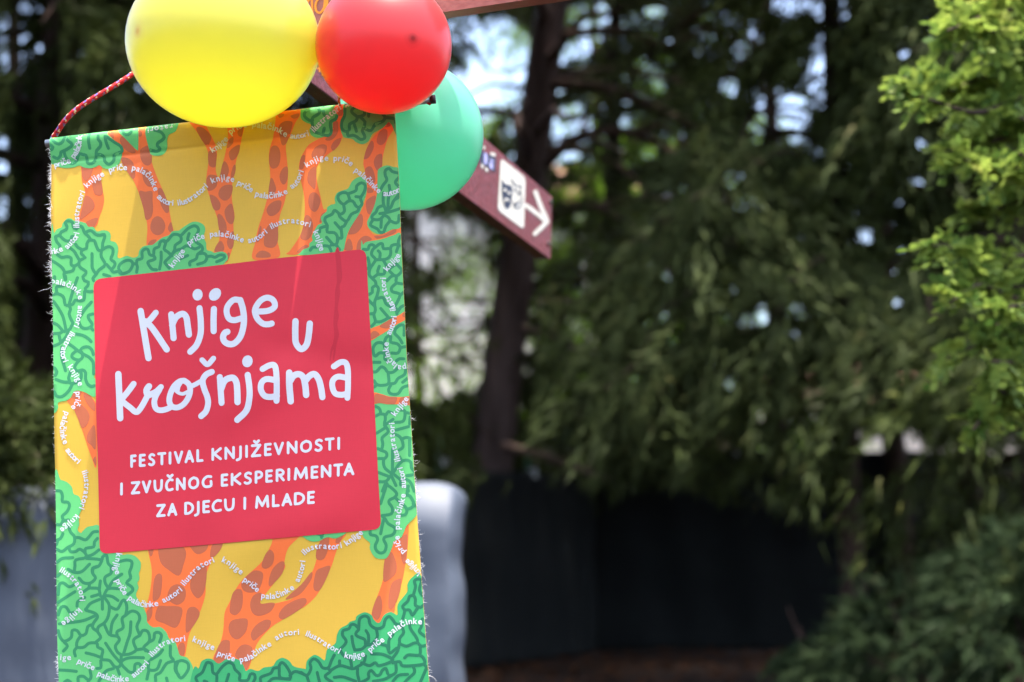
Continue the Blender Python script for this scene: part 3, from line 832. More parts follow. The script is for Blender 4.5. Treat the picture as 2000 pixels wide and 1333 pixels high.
TRUNKS = [
 ("A 478,600 467,720 475,830 512,960 500,1060 455,1210 400,1340 420,1440 640,1430 700,1290 745,1170 760,1060 735,900 722,780 715,600",
  ["A 470,680 478,640 610,650 600,740 560,810 520,828 480,780", "A 610,870 650,820 715,800 745,960 730,1010 690,1020 640,1000 615,930",
   "A 500,1050 540,1018 600,1060 638,1130 620,1200 540,1270 450,1330 470,1200", "B 520,235 600,190 660,175 680,190 630,290 560,290"]),
 ("A 800,195 940,180 1060,300 1185,425 1205,330 1215,145 1320,135 1338,300 1350,430 1390,610 1460,800 1545,1000 1600,1180 1640,1383 1665,1480 1660,1560 1440,1660 1315,1680 1320,1463 1310,1343 1285,1250 1240,1080 1190,930 1130,800 1050,690 985,570 990,500 1010,430 1000,390 880,290",
  ["A 980,300 1010,260 1060,280 1170,430 1140,470 1060,440 1000,370", "A 1235,430 1290,390 1345,380 1380,480 1380,590 1330,630 1270,600 1235,520",
   "A 1215,200 1260,190 1265,250 1225,260", "A 990,525 1060,530 1130,580 1165,680 1165,770 1130,800 1050,690 990,570",
   "A 1265,690 1320,680 1370,740 1395,830 1380,900 1320,890 1270,810", "A 1460,960 1495,920 1540,980 1600,1150 1600,1230 1560,1240 1500,1140",
   "A 1215,970 1300,970 1385,965 1390,1080 1395,1200 1370,1300 1300,1330 1270,1180", "B 1360,300 1385,200 1445,155 1510,180 1555,270 1530,360 1460,400 1390,370",
   "B 1590,320 1605,260 1635,235 1655,340 1620,360", "B 1330,510 1370,465 1440,460 1400,520 1340,530", "A 850,240 830,230 890,200 905,280 880,280"]),
 ("F 20,200 200,225 290,370 350,510 366,620 355,720 350,830 378,912 405,890 435,770 480,570 512,400 530,240 722,240 682,430 660,540 612,720 605,850 570,960 560,1180 580,1310 596,1416 580,1526 586,1716 570,1826 530,1946 480,2030 300,2000 320,1886 380,1766 400,1666 390,1526 340,1366 290,1230 240,1080 225,960 235,850 255,700 248,590 200,480 110,330",
  ["F 108,300 150,270 230,310 295,390 270,470 220,500 150,400", "F 255,590 300,570 358,600 355,720 340,785 270,770 250,690", "F 225,960 260,890 310,885 370,910 360,1030 300,1085 240,1080",
   "F 385,1120 420,1050 500,1015 570,1030 560,1130 520,1200 460,1220 400,1180", "F 410,870 440,740 470,710 510,770 520,850 480,930 410,920", "F 555,850 580,770 608,760 605,850 570,940 550,910",
   "F 520,600 580,530 660,495 650,600 600,680 545,690", "F 490,520 530,420 580,400 570,470 520,530", "F 640,330 690,290 715,280 690,385 650,380", "F 270,1160 310,1150 370,1190 412,1270 390,1340 320,1330",
   "C 1465,100 1500,30 1560,0 1595,150 1580,240 1540,260 1490,210", "C 1370,150 1420,140 1480,240 1490,340 1450,390 1400,370", "C 1330,610 1370,510 1420,480 1460,560 1430,620",
   "C 1500,460 1560,360 1588,380 1580,540 1540,585 1505,540", "C 1500,640 1535,640 1510,720"]),
 ("F 1152,10 1480,0 1450,130 1390,220 1310,390 1262,500 1278,700 1292,850 1285,1050 1250,1250 1196,1400 1170,1560 1160,1750 1175,1960 840,1985 870,1750 905,1580 960,1420 1010,1250 1040,1130 1058,980 1058,850 1040,680 1050,550 1090,410 1120,280 1140,140",
  ["F 1165,110 1250,105 1230,140 1190,155", "F 1335,130 1440,100 1430,150 1370,165", "F 1170,280 1230,210 1310,195 1355,220 1320,340 1270,470 1220,500 1190,430",
   "F 1045,640 1070,530 1130,505 1180,560 1190,680 1160,780 1090,805 1050,750", "F 1185,900 1220,810 1280,780 1293,850 1280,970 1240,1015 1200,980", "F 1060,960 1085,930 1115,990 1140,1080 1100,1160 1040,1150",
   "F 1016,1350 1060,1270 1150,1225 1210,1240 1190,1350 1120,1415 1050,1420", "F 980,1780 1000,1620 1050,1540 1130,1520 1165,1600 1160,1760 1110,1830 1020,1830", "F 880,1960 910,1890 980,1875 1055,1910 1055,1960",
   "F 885,1750 930,1560 950,1600 920,1740"]),
 ("G 560,200 610,330 545,410 530,520 430,585 350,620 230,690 160,790 112,900 102,1010 130,1180 165,1330 180,1500 165,1700 120,1870 -10,2070 -60,2120 120,2110 400,1900 470,1560 420,1530 385,1380 345,1220 325,1050 350,950 440,850 540,770 605,715 650,630 680,520 660,440 700,300 705,160 600,175",
  ["G 610,300 640,260 680,250 670,320 620,330", "G 530,410 570,390 610,410 605,520 560,600 490,640 440,620 530,540", "G 515,720 560,640 640,605 640,650 590,730 540,770",
   "G 265,800 310,730 390,690 450,700 460,750 420,840 330,870 270,860", "G 110,950 130,850 170,828 180,860 160,1000 110,1010", "G 210,1120 230,1040 290,985 325,1000 325,1150 310,1270 270,1250 220,1190",
   "H 225,430 245,340 300,315 360,360 380,430 350,530 300,570 245,520", "H 170,660 200,610 250,640 285,740 260,880 190,940 120,900 160,760", "H 385,620 430,575 470,600 420,680 370,710", "H 80,1090 130,1030 190,1000 230,1020 200,1060 120,1100"]),
 ("G 1225,415 1265,400 1315,450 1318,510 1250,620 1200,790 1178,920 1172,1010 1150,1150 1110,1400 1000,1700 1060,1850 1200,1850 1430,1740 1430,1850 1200,1910 970,1970 900,2060 680,2090 700,1980 760,1780 860,1620 940,1480 980,1300 975,1130 948,1010 935,920 960,790 1020,650 1090,560 1180,480",
  ["G 1230,400 1275,405 1290,440 1240,465 1215,450", "G 1120,580 1150,520 1200,490 1245,510 1240,610 1200,680 1150,695 1110,660", "G 945,870 970,760 1030,650 1065,660 1065,740 1010,850 960,880",
   "G 1072,910 1100,840 1150,810 1180,830 1175,990 1120,1028 1085,980", "G 955,1030 1000,975 1045,990 1080,1080 1085,1180 1000,1190", "H 985,250 1050,270 1060,310 990,320", "H 970,450 1010,390 1095,355 1080,480 1040,590 990,580",
   "H 740,850 790,740 850,640 900,595 930,640 920,750 850,840 770,860", "H 690,1060 730,930 770,930 795,1000 790,1065", "H 850,1060 870,950 940,885 1010,890 1045,930 960,970 910,1050", "H 1085,880 1200,870 1345,790 1350,840 1200,900 1110,915"]),
 ("E 280,560 340,510 370,440 450,425 520,450 640,560 660,700 665,1340 640,1420 610,1333 540,1140 470,920 400,740 350,640",
  ["E 335,520 370,440 440,435 470,450 430,520 370,530", "E 500,460 580,490 640,590 640,690 560,620 500,510", "E 380,680 430,600 520,650 575,750 550,850 500,905 460,890 420,780", "E 535,1020 570,940 640,880 650,1180 590,1130 545,1090", "E 615,1320 650,1280 655,1400 625,1350"]),
 ("5 618,540 640,680 632,800 600,935 590,990 740,1080 790,1190 824,1190 850,1060 905,950 945,830 950,720 1000,600 1050,500 850,500 700,520",
  ["5 622,560 650,558 645,600 632,608", "5 685,545 780,530 835,580 820,660 795,720 740,690 690,640", "5 855,525 960,505 955,570 905,597 870,570", "5 975,610 990,540 1048,505 1042,560 1000,610", "5 645,850 655,740 680,708 700,730 690,830 660,866",
   "5 730,850 745,790 790,770 830,800 825,860 780,888", "5 858,770 880,690 930,660 955,680 942,800 905,850 870,820", "5 660,970 675,900 720,895 808,905 800,980 770,1020 710,995", "5 830,1030 840,920 880,900 912,935 888,990 845,1045", "5 610,930 640,900 640,950 615,985", "5 782,1175 790,1120 815,1105 828,1130 818,1180"]),
 ("6 300,480 270,545 215,640 110,735 O 640,370 570,510 520,620 505,800 470,940 400,1090 460,1150 600,1150 742,1218 800,1110 860,930 1000,770 1120,690 6 400,930 470,890 530,830 575,750 615,665 640,590 665,530 700,470 560,470 550,530 525,640 490,720 400,840 330,870 240,885 203,868 270,780 345,680 345,640 370,560 445,475",
  ["O 910,130 950,20 1000,-30 1040,20 1020,120 950,165", "O 980,290 1020,170 1100,95 1146,105 1120,210 1040,305 990,345", "O 695,320 740,250 830,185 910,200 920,260 880,370 800,410 720,390", "O 575,560 600,430 650,375 705,400 700,560 640,640 580,620",
   "O 785,530 820,440 905,415 890,520 1000,512 1040,530 990,610 880,650 810,620", "O 560,770 600,695 730,675 760,710 740,810 660,890 590,860", "O 790,840 840,750 940,690 1000,705 975,780 880,860 820,905", "O 1080,640 1140,550 1270,480 1360,470 1350,540 1200,645 1115,685",
   "O 480,920 560,900 575,950 560,1060 470,1140 410,1090", "O 630,1060 670,970 740,943 808,980 796,1090 745,1205 700,1120", "6 350,850 440,770 498,700 498,740 440,820 380,850", "6 510,790 525,700 560,675 608,668 578,750 540,808", "6 527,620 542,540 600,490 598,560 570,625", "6 640,530 650,500 690,475 662,530"]),
 ("R 1392,555 1300,700 1180,820 1080,1010 Q 858,70 835,285 720,625 760,720 810,720 940,640 975,480 1030,310 1062,150 1085,10",
  ["R 1285,760 1340,700 1380,712 1368,950 1345,1078 1310,1050 1290,930", "R 1085,1010 1165,925 1210,990 1240,1110 1220,1210 1130,1290 1064,1290", "Q 900,420 930,310 1000,268 1030,280 1000,440 940,570 895,560", "Q 724,620 770,470 810,443 832,540 810,650 770,690"]),
]
BANDS = [
 ("I 150,1240 300,1170 420,1100 520,1055 625,995 630,1090 500,1170 390,1245 290,1306 150,1380",
  ["I 290,1180 400,1113 500,1072 495,1150 400,1215 320,1210", "I 165,1300 200,1255 250,1260 285,1300 240,1330 165,1360", "I 580,1060 590,1020 620,1000 625,1070"]),
 ("K 200,58 300,70 420,105 560,110 690,105 690,210 560,205 400,205 290,190 200,190",
  ["K 225,78 300,76 400,105 510,114 485,198 400,200 290,188 222,184", "K 560,117 685,112 685,204 545,195"]),
]
FOLIAGE = [
 (["A 60,600 90,610 180,650 280,662 380,650 440,630 500,655 570,665 650,650 700,625 750,660 820,675 900,655 960,600 985,530 1005,430 1000,390 830,240 800,185 440,225 60,270 55,400",
   "A 950,175 1080,160 1215,145 1210,400 1185,425 1060,300", "A 1320,130 1530,105 1730,75 1710,190 1620,240 1590,310 1585,400 1540,480 1460,505 1380,490 1350,430"], 1,
  ["A 100,300 140,340 190,360 240,330 260,270", "A 80,370 110,400 90,430", "A 110,520 160,540 200,500 210,460 260,440 330,400 360,370 340,340 300,310 330,270",
   "A 250,460 265,520 290,560 310,590 350,605 400,570 420,520 450,480 490,490 530,500 540,560 550,600 600,605 640,570 660,500 670,440 720,390 730,340 700,300 700,250",
   "A 660,490 720,490 760,520 770,570 810,610 850,605 890,560 890,500 950,470 1000,440 980,380 900,330 830,280 790,260", "A 580,230 575,320 585,410", "A 790,260 800,330 825,410",
   "A 1010,180 1040,230 1090,240 1130,200", "A 1430,180 1520,210 1555,270 1520,310 1470,340 1460,380 1490,410 1450,445 1370,430"]),
 (["B 85,420 120,380 150,330 210,300 225,250 280,190 330,185 380,215 460,225 520,245 555,290 620,295 665,350 750,335 820,355 845,410 840,470 900,490 935,540 940,600 930,670 955,700 1050,668 1130,690 1195,670 1215,600 1260,550 1330,530 1390,525 1460,470 1520,430 1600,400 1650,350 1733,340 C 880,330 950,280 1040,230 1120,230 1190,270 1210,330 1190,430 1220,500 1230,590 1290,610 1330,630 1420,615 1480,635 1505,680 1490,740 1300,850 600,960 E 700,100 660,300 645,500 520,450 430,425 370,440 330,510 280,550 170,580 170,640 150,690 110,715 90,600"], 1,
  ["B 180,400 200,420 240,460 290,480 330,460 340,420 370,420",
   "B 140,420 190,400 210,360 270,330 280,290 260,240 300,215 350,235 360,290 400,320 440,280 480,300 500,360 540,400 580,450 560,470 535,510 530,570 480,590 460,640 510,690 440,730 430,790 460,830 520,870 510,910 480,940 500,990 550,1010 540,1060 510,1090 530,1130 600,1130",
   "B 510,370 560,345 600,345 650,390 700,400 760,390 765,430 740,500 735,570 720,600 680,590 650,520 630,470 570,465", "B 135,430 150,490 190,540 180,590", "B 390,520 420,560 480,590", "B 320,570 370,610 410,680 440,730",
   "B 160,660 210,690 280,680 330,700 330,780 370,800 430,770", "B 370,800 350,860 250,890 240,920 255,980", "B 95,740 160,780 220,830 250,890", "B 720,610 720,680 770,780 690,850 650,910 610,960 620,990",
   "B 730,590 780,560 830,550 870,580 870,640 845,710 890,750 895,790 850,840 790,780", "B 600,640 600,760 605,830 650,910", "B 850,850 880,880 940,870 980,900 1080,870 1130,780 1100,730 1040,730 970,770 945,830 980,890",
   "B 1130,780 1170,770 1190,810 1180,880", "B 1180,760 1190,720 1250,700 1250,620 1290,580 1330,590 1350,650 1400,660 1410,580 1470,550 1490,490 1540,470 1560,500 1540,580 1590,620 1640,670",
   "B 1400,660 1420,710 1340,740 1330,770 1380,840 1440,850", "B 1500,620 1500,720 1480,840", "B 750,910 830,935",
   "C 680,490 720,470 780,400 840,390 890,420 890,480 820,530 810,590 770,660 690,740 690,770 740,830", "C 900,400 980,320 1060,280 1110,300 1120,350 1080,430 1090,490 1160,540 1170,600 1110,650 1090,710 1010,750 1010,790",
   "C 770,650 830,600 900,580 960,540 1010,550 1070,580 1130,560", "C 1000,380 980,450 1000,490", "C 880,710 980,665", "C 1130,640 1200,640 1230,690 1200,750 1110,780", "C 1230,680 1290,675 1340,690 1400,660 1460,670 1450,710 1360,750",
   "D 120,10 120,40", "D 255,0 260,40", "D 410,20 370,130 330,260 300,370", "D 105,240 160,230 220,260 240,310 250,370 300,380 350,360 380,310 440,320 490,310 500,250 500,200", "D 150,230 140,180 150,140 240,120",
   "D 300,380 320,430 300,490 330,570 350,610 330,650 310,690 240,720", "D 105,330 160,410 220,520 250,640 260,700", "D 590,335 520,410 470,480 420,560", "D 105,610 160,640 210,700", "D 105,750 190,740 220,710", "D 170,750 190,840",
   "D 110,910 190,870 260,790 290,720", "D 420,580 460,660 520,680 580,660 600,620 560,560 550,510 610,490", "D 580,660 610,700", "D 390,750 480,770 550,810 590,850", "D 300,880 370,930 420,970 500,1020 570,1060 620,1130 625,1270",
   "D 440,980 480,930 550,920 600,960 620,1020", "D 400,970 350,1010 340,1050 380,1080 440,1090 480,1050 470,990", "D 440,1090 390,1150 380,1200 420,1240 460,1230", "D 210,920 210,1050 260,1230",
   "E 320,190 300,260 310,310 230,310 140,280", "E 120,130 150,180 130,230", "E 460,180 465,240 440,300 350,330 310,320", "E 350,340 300,430 220,500 150,495 120,440", "E 420,170 480,155 520,190 520,270 550,340 600,370 635,360"]),
 (["G 150,210 130,290 140,370 200,415 260,440 240,500 250,560 310,600 390,600 430,585 530,520 545,410 610,330 560,250 560,175 300,205"], 1,
  ["G 420,215 430,300 450,330 480,330", "G 380,270 350,225 280,235 200,270 180,330 230,380 280,390 290,350 360,310 385,270", "G 275,380 280,450 300,520 370,550 430,570 490,570 520,520 510,450 520,400 580,370 600,330", "G 430,480 410,540"]),
 (["G 700,165 860,150 1100,140 1370,110 1370,540 1340,520 1310,450 1270,400 1230,430 1180,480 1060,550 1000,650 920,685 840,660 790,620 690,600 660,560 640,480 680,330"], 1,
  ["G 710,190 700,320 660,400 655,480 700,520 750,500 760,430 840,390 860,340 800,290 800,250 850,200", "G 860,340 920,330 960,300 940,230 880,215", "G 910,350 960,400 940,470 920,510 950,570 950,610 900,625 850,590 800,570 740,580 730,540",
   "G 820,430 845,520", "G 950,480 1030,510 1090,430 1190,390 1220,340 1180,290", "G 1220,345 1340,360 1360,420", "G 1020,220 1010,330"]),
 (["H 1120,60 1140,5 1200,-30 1260,-40 1320,-20 1400,15 1440,300 1440,730 1300,800 1200,850 1120,855 1050,820 1000,770 985,700 1020,620 1080,480 1115,300"], 1,
  ["H 1400,60 1310,40 1270,0 1220,30 1220,90 1240,150 1190,220 1160,280", "H 1400,110 1350,180 1400,240", "H 1270,220 1280,300 1260,400 1255,520", "H 1195,320 1195,450 1230,530 1290,510 1330,420 1400,370", "H 1150,590 1210,580 1300,560 1420,520",
   "H 1230,560 1200,490 1130,510 1100,570 1050,620 1060,660 1130,670 1180,640 1210,590", "H 1060,670 1030,740 1120,790 1150,830 1200,830 1230,750 1280,680 1250,630 1200,610", "H 1170,670 1165,770", "H 1280,680 1350,710 1390,690 1400,610", "H 1340,410 1400,330"]),
 (["H 740,260 790,170 870,115 940,120 980,190 975,320 930,460 890,580 820,690 750,810 710,930 680,1070 600,1130 120,1130 120,1105 160,1060 230,1030 240,980 280,940 270,890 310,800 350,740 400,710 385,650 410,610 460,560 470,510 520,475 570,460 565,390 600,320 680,285"], 1,
  ["H 840,370 890,375", "H 750,330 840,290 850,230 910,190 960,220 950,300 900,390 920,460 880,510 840,490 800,430 740,430 680,470 620,420 610,360 660,320 730,330 760,410", "H 680,470 690,560 640,600 600,570 560,550 530,600 450,640 440,690 470,750 470,830 560,840 600,890 600,960",
   "H 880,510 860,560 780,600 720,690 640,640 620,600", "H 720,690 690,750 650,780 660,900 630,910", "H 570,710 640,790", "H 370,830 380,780 440,760", "H 460,900 550,1000", "H 590,990 610,920", "H 250,1070 280,1030 330,1030", "H 430,1010 490,1020 520,1080", "H 520,1000 580,1000 630,1060"]),
 (["I 40,190 70,130 120,90 300,60 460,5 560,-5 620,350 680,900 J 700,300 K 700,200 800,1000 L 790,480 762,580 640,710 600,800 560,870 470,920 450,990 400,1100 350,1145 230,1130 160,1020 160,940 90,880 65,820 60,700 200,300 J 100,1200 50,500"], 1,
  ["I 70,190 130,190 150,140 190,130 220,160 190,200 180,260 230,320 200,380 160,440 150,520 190,570 230,610 240,660 270,700 250,800 220,880 230,980 210,1040 230,1130 180,1190", "I 225,165 280,120 320,120 335,180 420,185 420,270 360,320 240,325",
   "I 265,210 290,240 285,310", "I 425,180 440,140 500,125 540,140", "I 550,20 525,80 525,140 500,220", "I 130,300 150,380 140,440 120,440", "I 330,330 360,380 380,420", "I 280,410 260,470 260,510 200,560", "I 260,515 340,510 350,460",
   "I 500,380 540,420 570,470 500,540 440,500 410,450 500,380", "I 380,600 440,540 500,540 500,620 580,640", "I 500,630 440,690 450,740 520,760 550,790 500,900 470,940", "I 550,790 590,750", "I 235,660 190,690 190,750 140,780",
   "I 255,830 330,820 370,900 440,940", "I 140,850 210,920", "I 160,1030 215,1025", "I 300,960 360,1030 390,1080 300,1130 230,1130", "I 390,1080 470,1090", "I 500,960 510,1030", "I 520,1000 560,940 600,920",
   "J 480,210 490,160 550,110 600,120 600,240", "J 480,220 540,280 575,340", "J 350,320 370,270 420,240", "J 430,260 430,330 510,350 550,400 520,470 440,470", "J 550,400 630,385", "J 400,450 340,470 280,470 230,510 205,480 200,400 250,340 330,345 350,400",
   "J 350,500 350,550 390,570", "J 190,590 285,590", "J 500,570 540,545 595,545", "J 200,715 240,710 300,650 350,670 390,720 460,715 520,660", "J 390,720 400,860 320,890 250,880 210,830", "J 215,910 250,880", "J 410,870 480,860 520,800 600,750 620,680",
   "J 430,880 400,950 430,1000 520,1000 580,920 660,890", "J 580,850 660,780",
   "K 230,230 280,260 295,320 230,360", "K 300,330 350,340 360,400 350,470 400,560 320,640 330,720 310,790 260,780", "K 370,340 400,300 450,320", "K 350,480 460,400", "K 250,580 360,510", "K 560,280 610,290 610,380 580,430 490,440", "K 620,310 670,320",
   "K 680,370 675,460", "K 500,540 660,495", "K 470,590 540,620 580,680 590,760 540,800", "K 570,660 630,635 695,650", "K 675,670 675,870", "K 300,800 370,830 380,880 340,930 350,1020 410,1080 450,1100", "K 265,910 330,910", "K 455,790 455,1100",
   "K 460,1100 560,960 640,930 690,960 700,1030 740,1080", "K 540,880 570,930", "K 270,1090 400,1140", "K 270,1210 370,1205 440,1120", "K 375,1210 325,1333", "K 440,1130 500,1260", "K 480,1120 560,1190 560,1250 640,1270 660,1333", "K 640,1130 720,1120", "K 600,1170 680,1210 735,1333",
   "L 385,170 300,430", "L 380,180 460,240 510,300 480,350 420,380 410,420 450,480 440,560 320,585", "L 490,350 540,400 600,450 640,510 620,570 560,580", "L 640,310 660,200", "L 620,320 680,330 730,430 700,480 650,500", "L 720,430 755,460",
   "L 330,600 360,630 400,690 480,740 480,800 440,840 360,860 340,900 370,970 350,1050 290,1070 240,1030 230,970 260,900 240,850 170,830 165,790", "L 340,640 320,720 300,820"]),
 (["R 0,690 60,750 130,785 230,785 340,735 440,750 520,720 580,660 300,600 10,640"], 1, ["R 210,685 260,700 270,735 285,690"]),
 (["M 120,120 200,120 280,150 340,210 365,300 430,330 465,410 470,500 440,570 435,640 440,700 420,770 460,810 490,780 540,735 600,720 700,718 760,900 800,1040 920,1050 1000,1095 1080,1085 1170,1110 1230,1170 N 985,110 980,170 965,210 970,270 950,310 960,360 935,440 1000,550 1040,640 1045,710 1100,765 1180,765 1240,820 1270,890 1330,920 1365,1050 O 0,960 35,990 60,1055 130,1080 180,1150 195,1210 190,1333 180,1600 N 500,1700 60,1700 100,800"], 1,
  ["M 150,260 200,270 220,330 220,400 290,410 310,460 280,530 220,590 230,640 200,700 150,700", "M 240,650 300,640", "M 300,720 330,800 380,860 370,950 290,1000 220,1050 150,1020", "M 380,870 440,870 520,900 570,860 620,800 680,790",
   "M 310,1000 330,1050 400,1050 450,1020 520,1070 530,1130 400,1160 390,1240 380,1310", "M 520,1060 530,1010 630,990 640,930 680,880", "M 530,1120 620,1090 700,1030", "M 540,1140 680,1150 740,1160 750,1120 800,1100 820,1200 860,1250 860,1333",
   "M 740,1170 700,1240 630,1270 620,1333", "M 160,1190 230,1140 360,1130", "M 230,820 200,880 160,900", "M 165,900 150,960", "M 580,1215 480,1310 380,1320 300,1280",
   "N 130,240 155,220", "N 540,140 490,160 490,210 520,260 470,310 400,310 350,260", "N 690,140 680,210 620,250 620,310 650,360", "N 770,90 840,75 890,90 890,140 870,200 880,260 840,310 890,350 900,390 850,430",
   "N 650,370 700,290 790,220", "N 460,320 460,360 550,370 570,440 600,450 650,370 770,370", "N 570,290 560,370", "N 480,450 550,430", "N 590,460 590,580", "N 620,440 690,450 750,490", "N 140,430 150,330 190,310 250,350 300,330", "N 140,510 230,450 310,400",
   "N 560,480 470,520 430,570 420,590 510,620 540,660 500,720 490,770 540,810", "N 400,400 440,370 470,360", "N 410,460 340,500 330,550", "N 140,640 170,560 220,560 260,620 300,610", "N 150,730 380,700 510,650", "N 620,470 660,540 650,650 610,720 550,760 540,810 570,870 520,920",
   "N 660,550 740,580 790,500 820,490 840,560 830,630", "N 740,640 690,720 670,840", "N 610,740 660,840 740,860 760,900 720,960 740,1020 780,1050", "N 740,860 740,810 800,770 790,680 830,640 890,600 950,620 970,680 940,760 970,850", "N 880,710 870,830 840,920 800,1050",
   "N 970,850 910,890 910,940 930,1000 870,1040 800,1050", "N 970,850 1000,800 1050,810 1070,870 1060,920 1010,970 1030,1010", "N 1060,920 1110,890 1120,830 1160,820 1190,850 1170,920", "N 930,1000 1010,990 1060,1020",
   "N 140,800 160,870 200,910 270,870 280,800 330,800 370,850 420,830 440,760 480,740", "N 200,920 230,960 190,1010", "N 370,850 330,910 330,970 400,970 450,930 530,930 540,970 590,1000 580,1060 580,1100", "N 330,970 300,1010 310,1060", "N 420,1030 500,1050 580,1080",
   "N 620,930 700,1050 780,1140", "N 590,1100 660,1110 710,1170 760,1170 790,1110 870,1080 1005,1080", "N 780,1050 780,1140 830,1200 870,1230 910,1220 920,1150 960,1140 980,1170", "N 570,1110 570,1180 530,1190", "N 150,1205 240,1210 320,1220", "N 550,1320 620,1220 700,1190",
   "N 440,1320 470,1280 460,1210", "N 340,1340 340,1280 390,1270 430,1300", "N 200,1330 230,1310 260,1330", "N 740,1190 760,1250", "N 1280,960 1280,1060 1310,1110 1240,1140 1180,1230 1130,1260 1130,1320", "N 1080,1100 1160,1050 1200,1000",
   "N 1060,1120 1060,1200 1140,1200 1180,1110", "N 1060,1210 1040,1300", "N 1330,1140 1330,1210 1365,1260", "N 1240,1290 1250,1330", "O 10,1130 80,1110 140,1140 140,1210 70,1290 20,1200 40,1120"]),
 (["O 190,1215 250,1190 280,1120 340,1090 400,1100 460,1140 540,1095 640,1090 700,1130 730,1190 745,1215 790,1195 870,1215 930,1180 1020,1165 1060,1110 1120,1080 1190,1110 1230,1160 1280,1180 1345,1190 Q 45,1190 60,1110 130,1050 190,1070 240,1105 255,1040 270,990 350,930 365,850 400,780 470,740 500,710 555,690 570,650 650,612 720,640 740,680 780,718 810,710 850,640 920,608 985,640 985,560 1000,510 1050,450 1090,390 1090,320 1140,250 1220,225 1300,500 1400,1333 0 890,1600 900,1980 600,1980 100,1980 110,1500 300,1480 350,1420"], 2,
  ["O 240,1333 225,1280 290,1230 330,1140 360,1130 390,1150 400,1230 440,1260 440,1333", "O 440,1250 500,1170 560,1130 610,1150 630,1200 680,1250 680,1310 760,1310 790,1250 830,1250 840,1290 820,1333", "O 565,1250 540,1333", "O 900,1333 900,1280 1000,1240 1030,1190 1080,1180",
   "O 1080,1180 1110,1130 1150,1150 1200,1230 1200,1290 1100,1280 1090,1180", "O 1200,1260 1260,1220 1370,1260", "O 980,1330 1040,1290 1200,1300", "O 310,1320 340,1330",
   "Q 0,1230 60,1260 100,1190 90,1130 130,1090 180,1120 220,1180 280,1180 310,1110 340,1050", "Q 60,1270 80,1333", "Q 165,1230 190,1333", "Q 280,1190 300,1220 250,1260 260,1290 320,1330", "Q 300,1210 400,1160 520,1190 570,1180", "Q 395,1110 395,1160", "Q 340,1280 430,1275 560,1320",
   "Q 400,990 450,940 460,900 425,850 430,800 490,780 510,740 550,740 590,780", "Q 590,770 600,680 650,650 690,670 710,740 770,780 840,760 860,690 900,655 940,690 970,730 1030,740", "Q 590,790 560,830 580,860 650,890 660,940", "Q 665,800 690,850 690,940", "Q 520,860 530,930 550,1000",
   "Q 400,1000 440,1060 500,1090 520,1170", "Q 550,1000 620,990 670,950 720,940 780,870 770,780", "Q 560,1180 640,1130 660,1060", "Q 580,1190 580,1250 600,1333", "Q 720,1040 820,1040 900,1070 940,1100", "Q 620,1130 700,1160 760,1130 800,1160 920,1120 940,1080 990,1010 980,980 910,1030 880,960 820,940",
   "Q 900,990 900,900 940,840", "Q 1000,980 1010,940 1080,960 1150,930 1190,920 1180,870 1120,780 1110,720", "Q 1010,940 1010,880 1050,820 1030,760", "Q 1190,920 1230,960 1280,950", "Q 1220,970 1210,1050 1100,1050 1060,1080", "Q 1210,1050 1250,1080 1260,1140 1150,1160 1040,1160 1010,1120 940,1130",
   "Q 970,1140 970,1230 900,1260 870,1190 830,1210 810,1250 770,1260 720,1210 690,1240 690,1290 610,1333", "Q 1150,1170 1160,1230 1100,1290 1060,1333", "Q 940,1320 1000,1260 1090,1250", "Q 740,1320 850,1300 930,1260", "Q 1260,1150 1300,1190", "Q 1280,1190 1220,1330",
   "Q 1040,680 1060,600 1040,550 1090,500 1110,450 1150,440 1170,480 1170,540 1220,560 1250,540", "Q 1150,430 1170,350 1160,290 1200,270 1230,290 1210,380 1240,440", "Q 1060,590 1110,590 1140,640 1190,570", "Q 1240,680 1230,760 1210,810 1270,860"]),
]
def add_trunk(outline, spots, lay):
    v, f = fill_px(pts(outline))
    t = print_part('printed_tree_trunk', v, f, lay, M_ORA, banner)
    v, f = join([fill_px(pts(s), n=4) for s in spots])
    print_part('bark_spots', v, f, lay + 0.8, M_BRN, t)
for o_, sp in TRUNKS: add_trunk(o_, sp, 1.0)
for polys_, tone, veins in FOLIAGE:
    mg, mv = (M_GR1, M_GR1V) if tone == 1 else (M_GR2, M_GR2V)
    v, f = join([fill_px(pts(p)) for p in polys_])
    lay = 3.0 if tone == 1 else 3.5
    lf = print_part('printed_foliage', v, f, lay, mg, banner)
    ls = [pts(x) for x in veins]
    v, f = strokes(ls, [6.0] * len(ls))
    print_part('vein_lines', v, f, lay + 0.8, mv, lf)
for o_, sp in BANDS: add_trunk(o_, sp, 4.4)

# red panel with rounded corners, its darker wavy streak, the lettering
def rounded(P, r, n=6):
    out = []
    for i in range(len(P)):
        p, a, b = P[i], P[i - 1], P[(i + 1) % len(P)]
        u = (a - p) / np.linalg.norm(a - p); v = (b - p) / np.linalg.norm(b - p)
        for t in np.linspace(0, 1, n):
            out.append((1 - t) ** 2 * (p + u * r) + 2 * t * (1 - t) * p + t * t * (p + v * r))
    return np.array(out)
edge = [(182, 546), (360, 527), (540, 503), (716, 488), (727, 700), (737, 900), (746, 1034), (640, 1041), (500, 1052), (400, 1053), (300, 1068), (197, 1084), (193, 1060), (189, 900), (186, 700)]
v, f = fill_px(rounded(np.array([(182.5, 546.0), (716.0, 487.5), (746.5, 1034.0), (197.0, 1083.0)]), 17), smooth=False)
panel = print_part('red_panel', v, f, 6.5, M_RED, banner, 'red rounded panel printed on the banner')
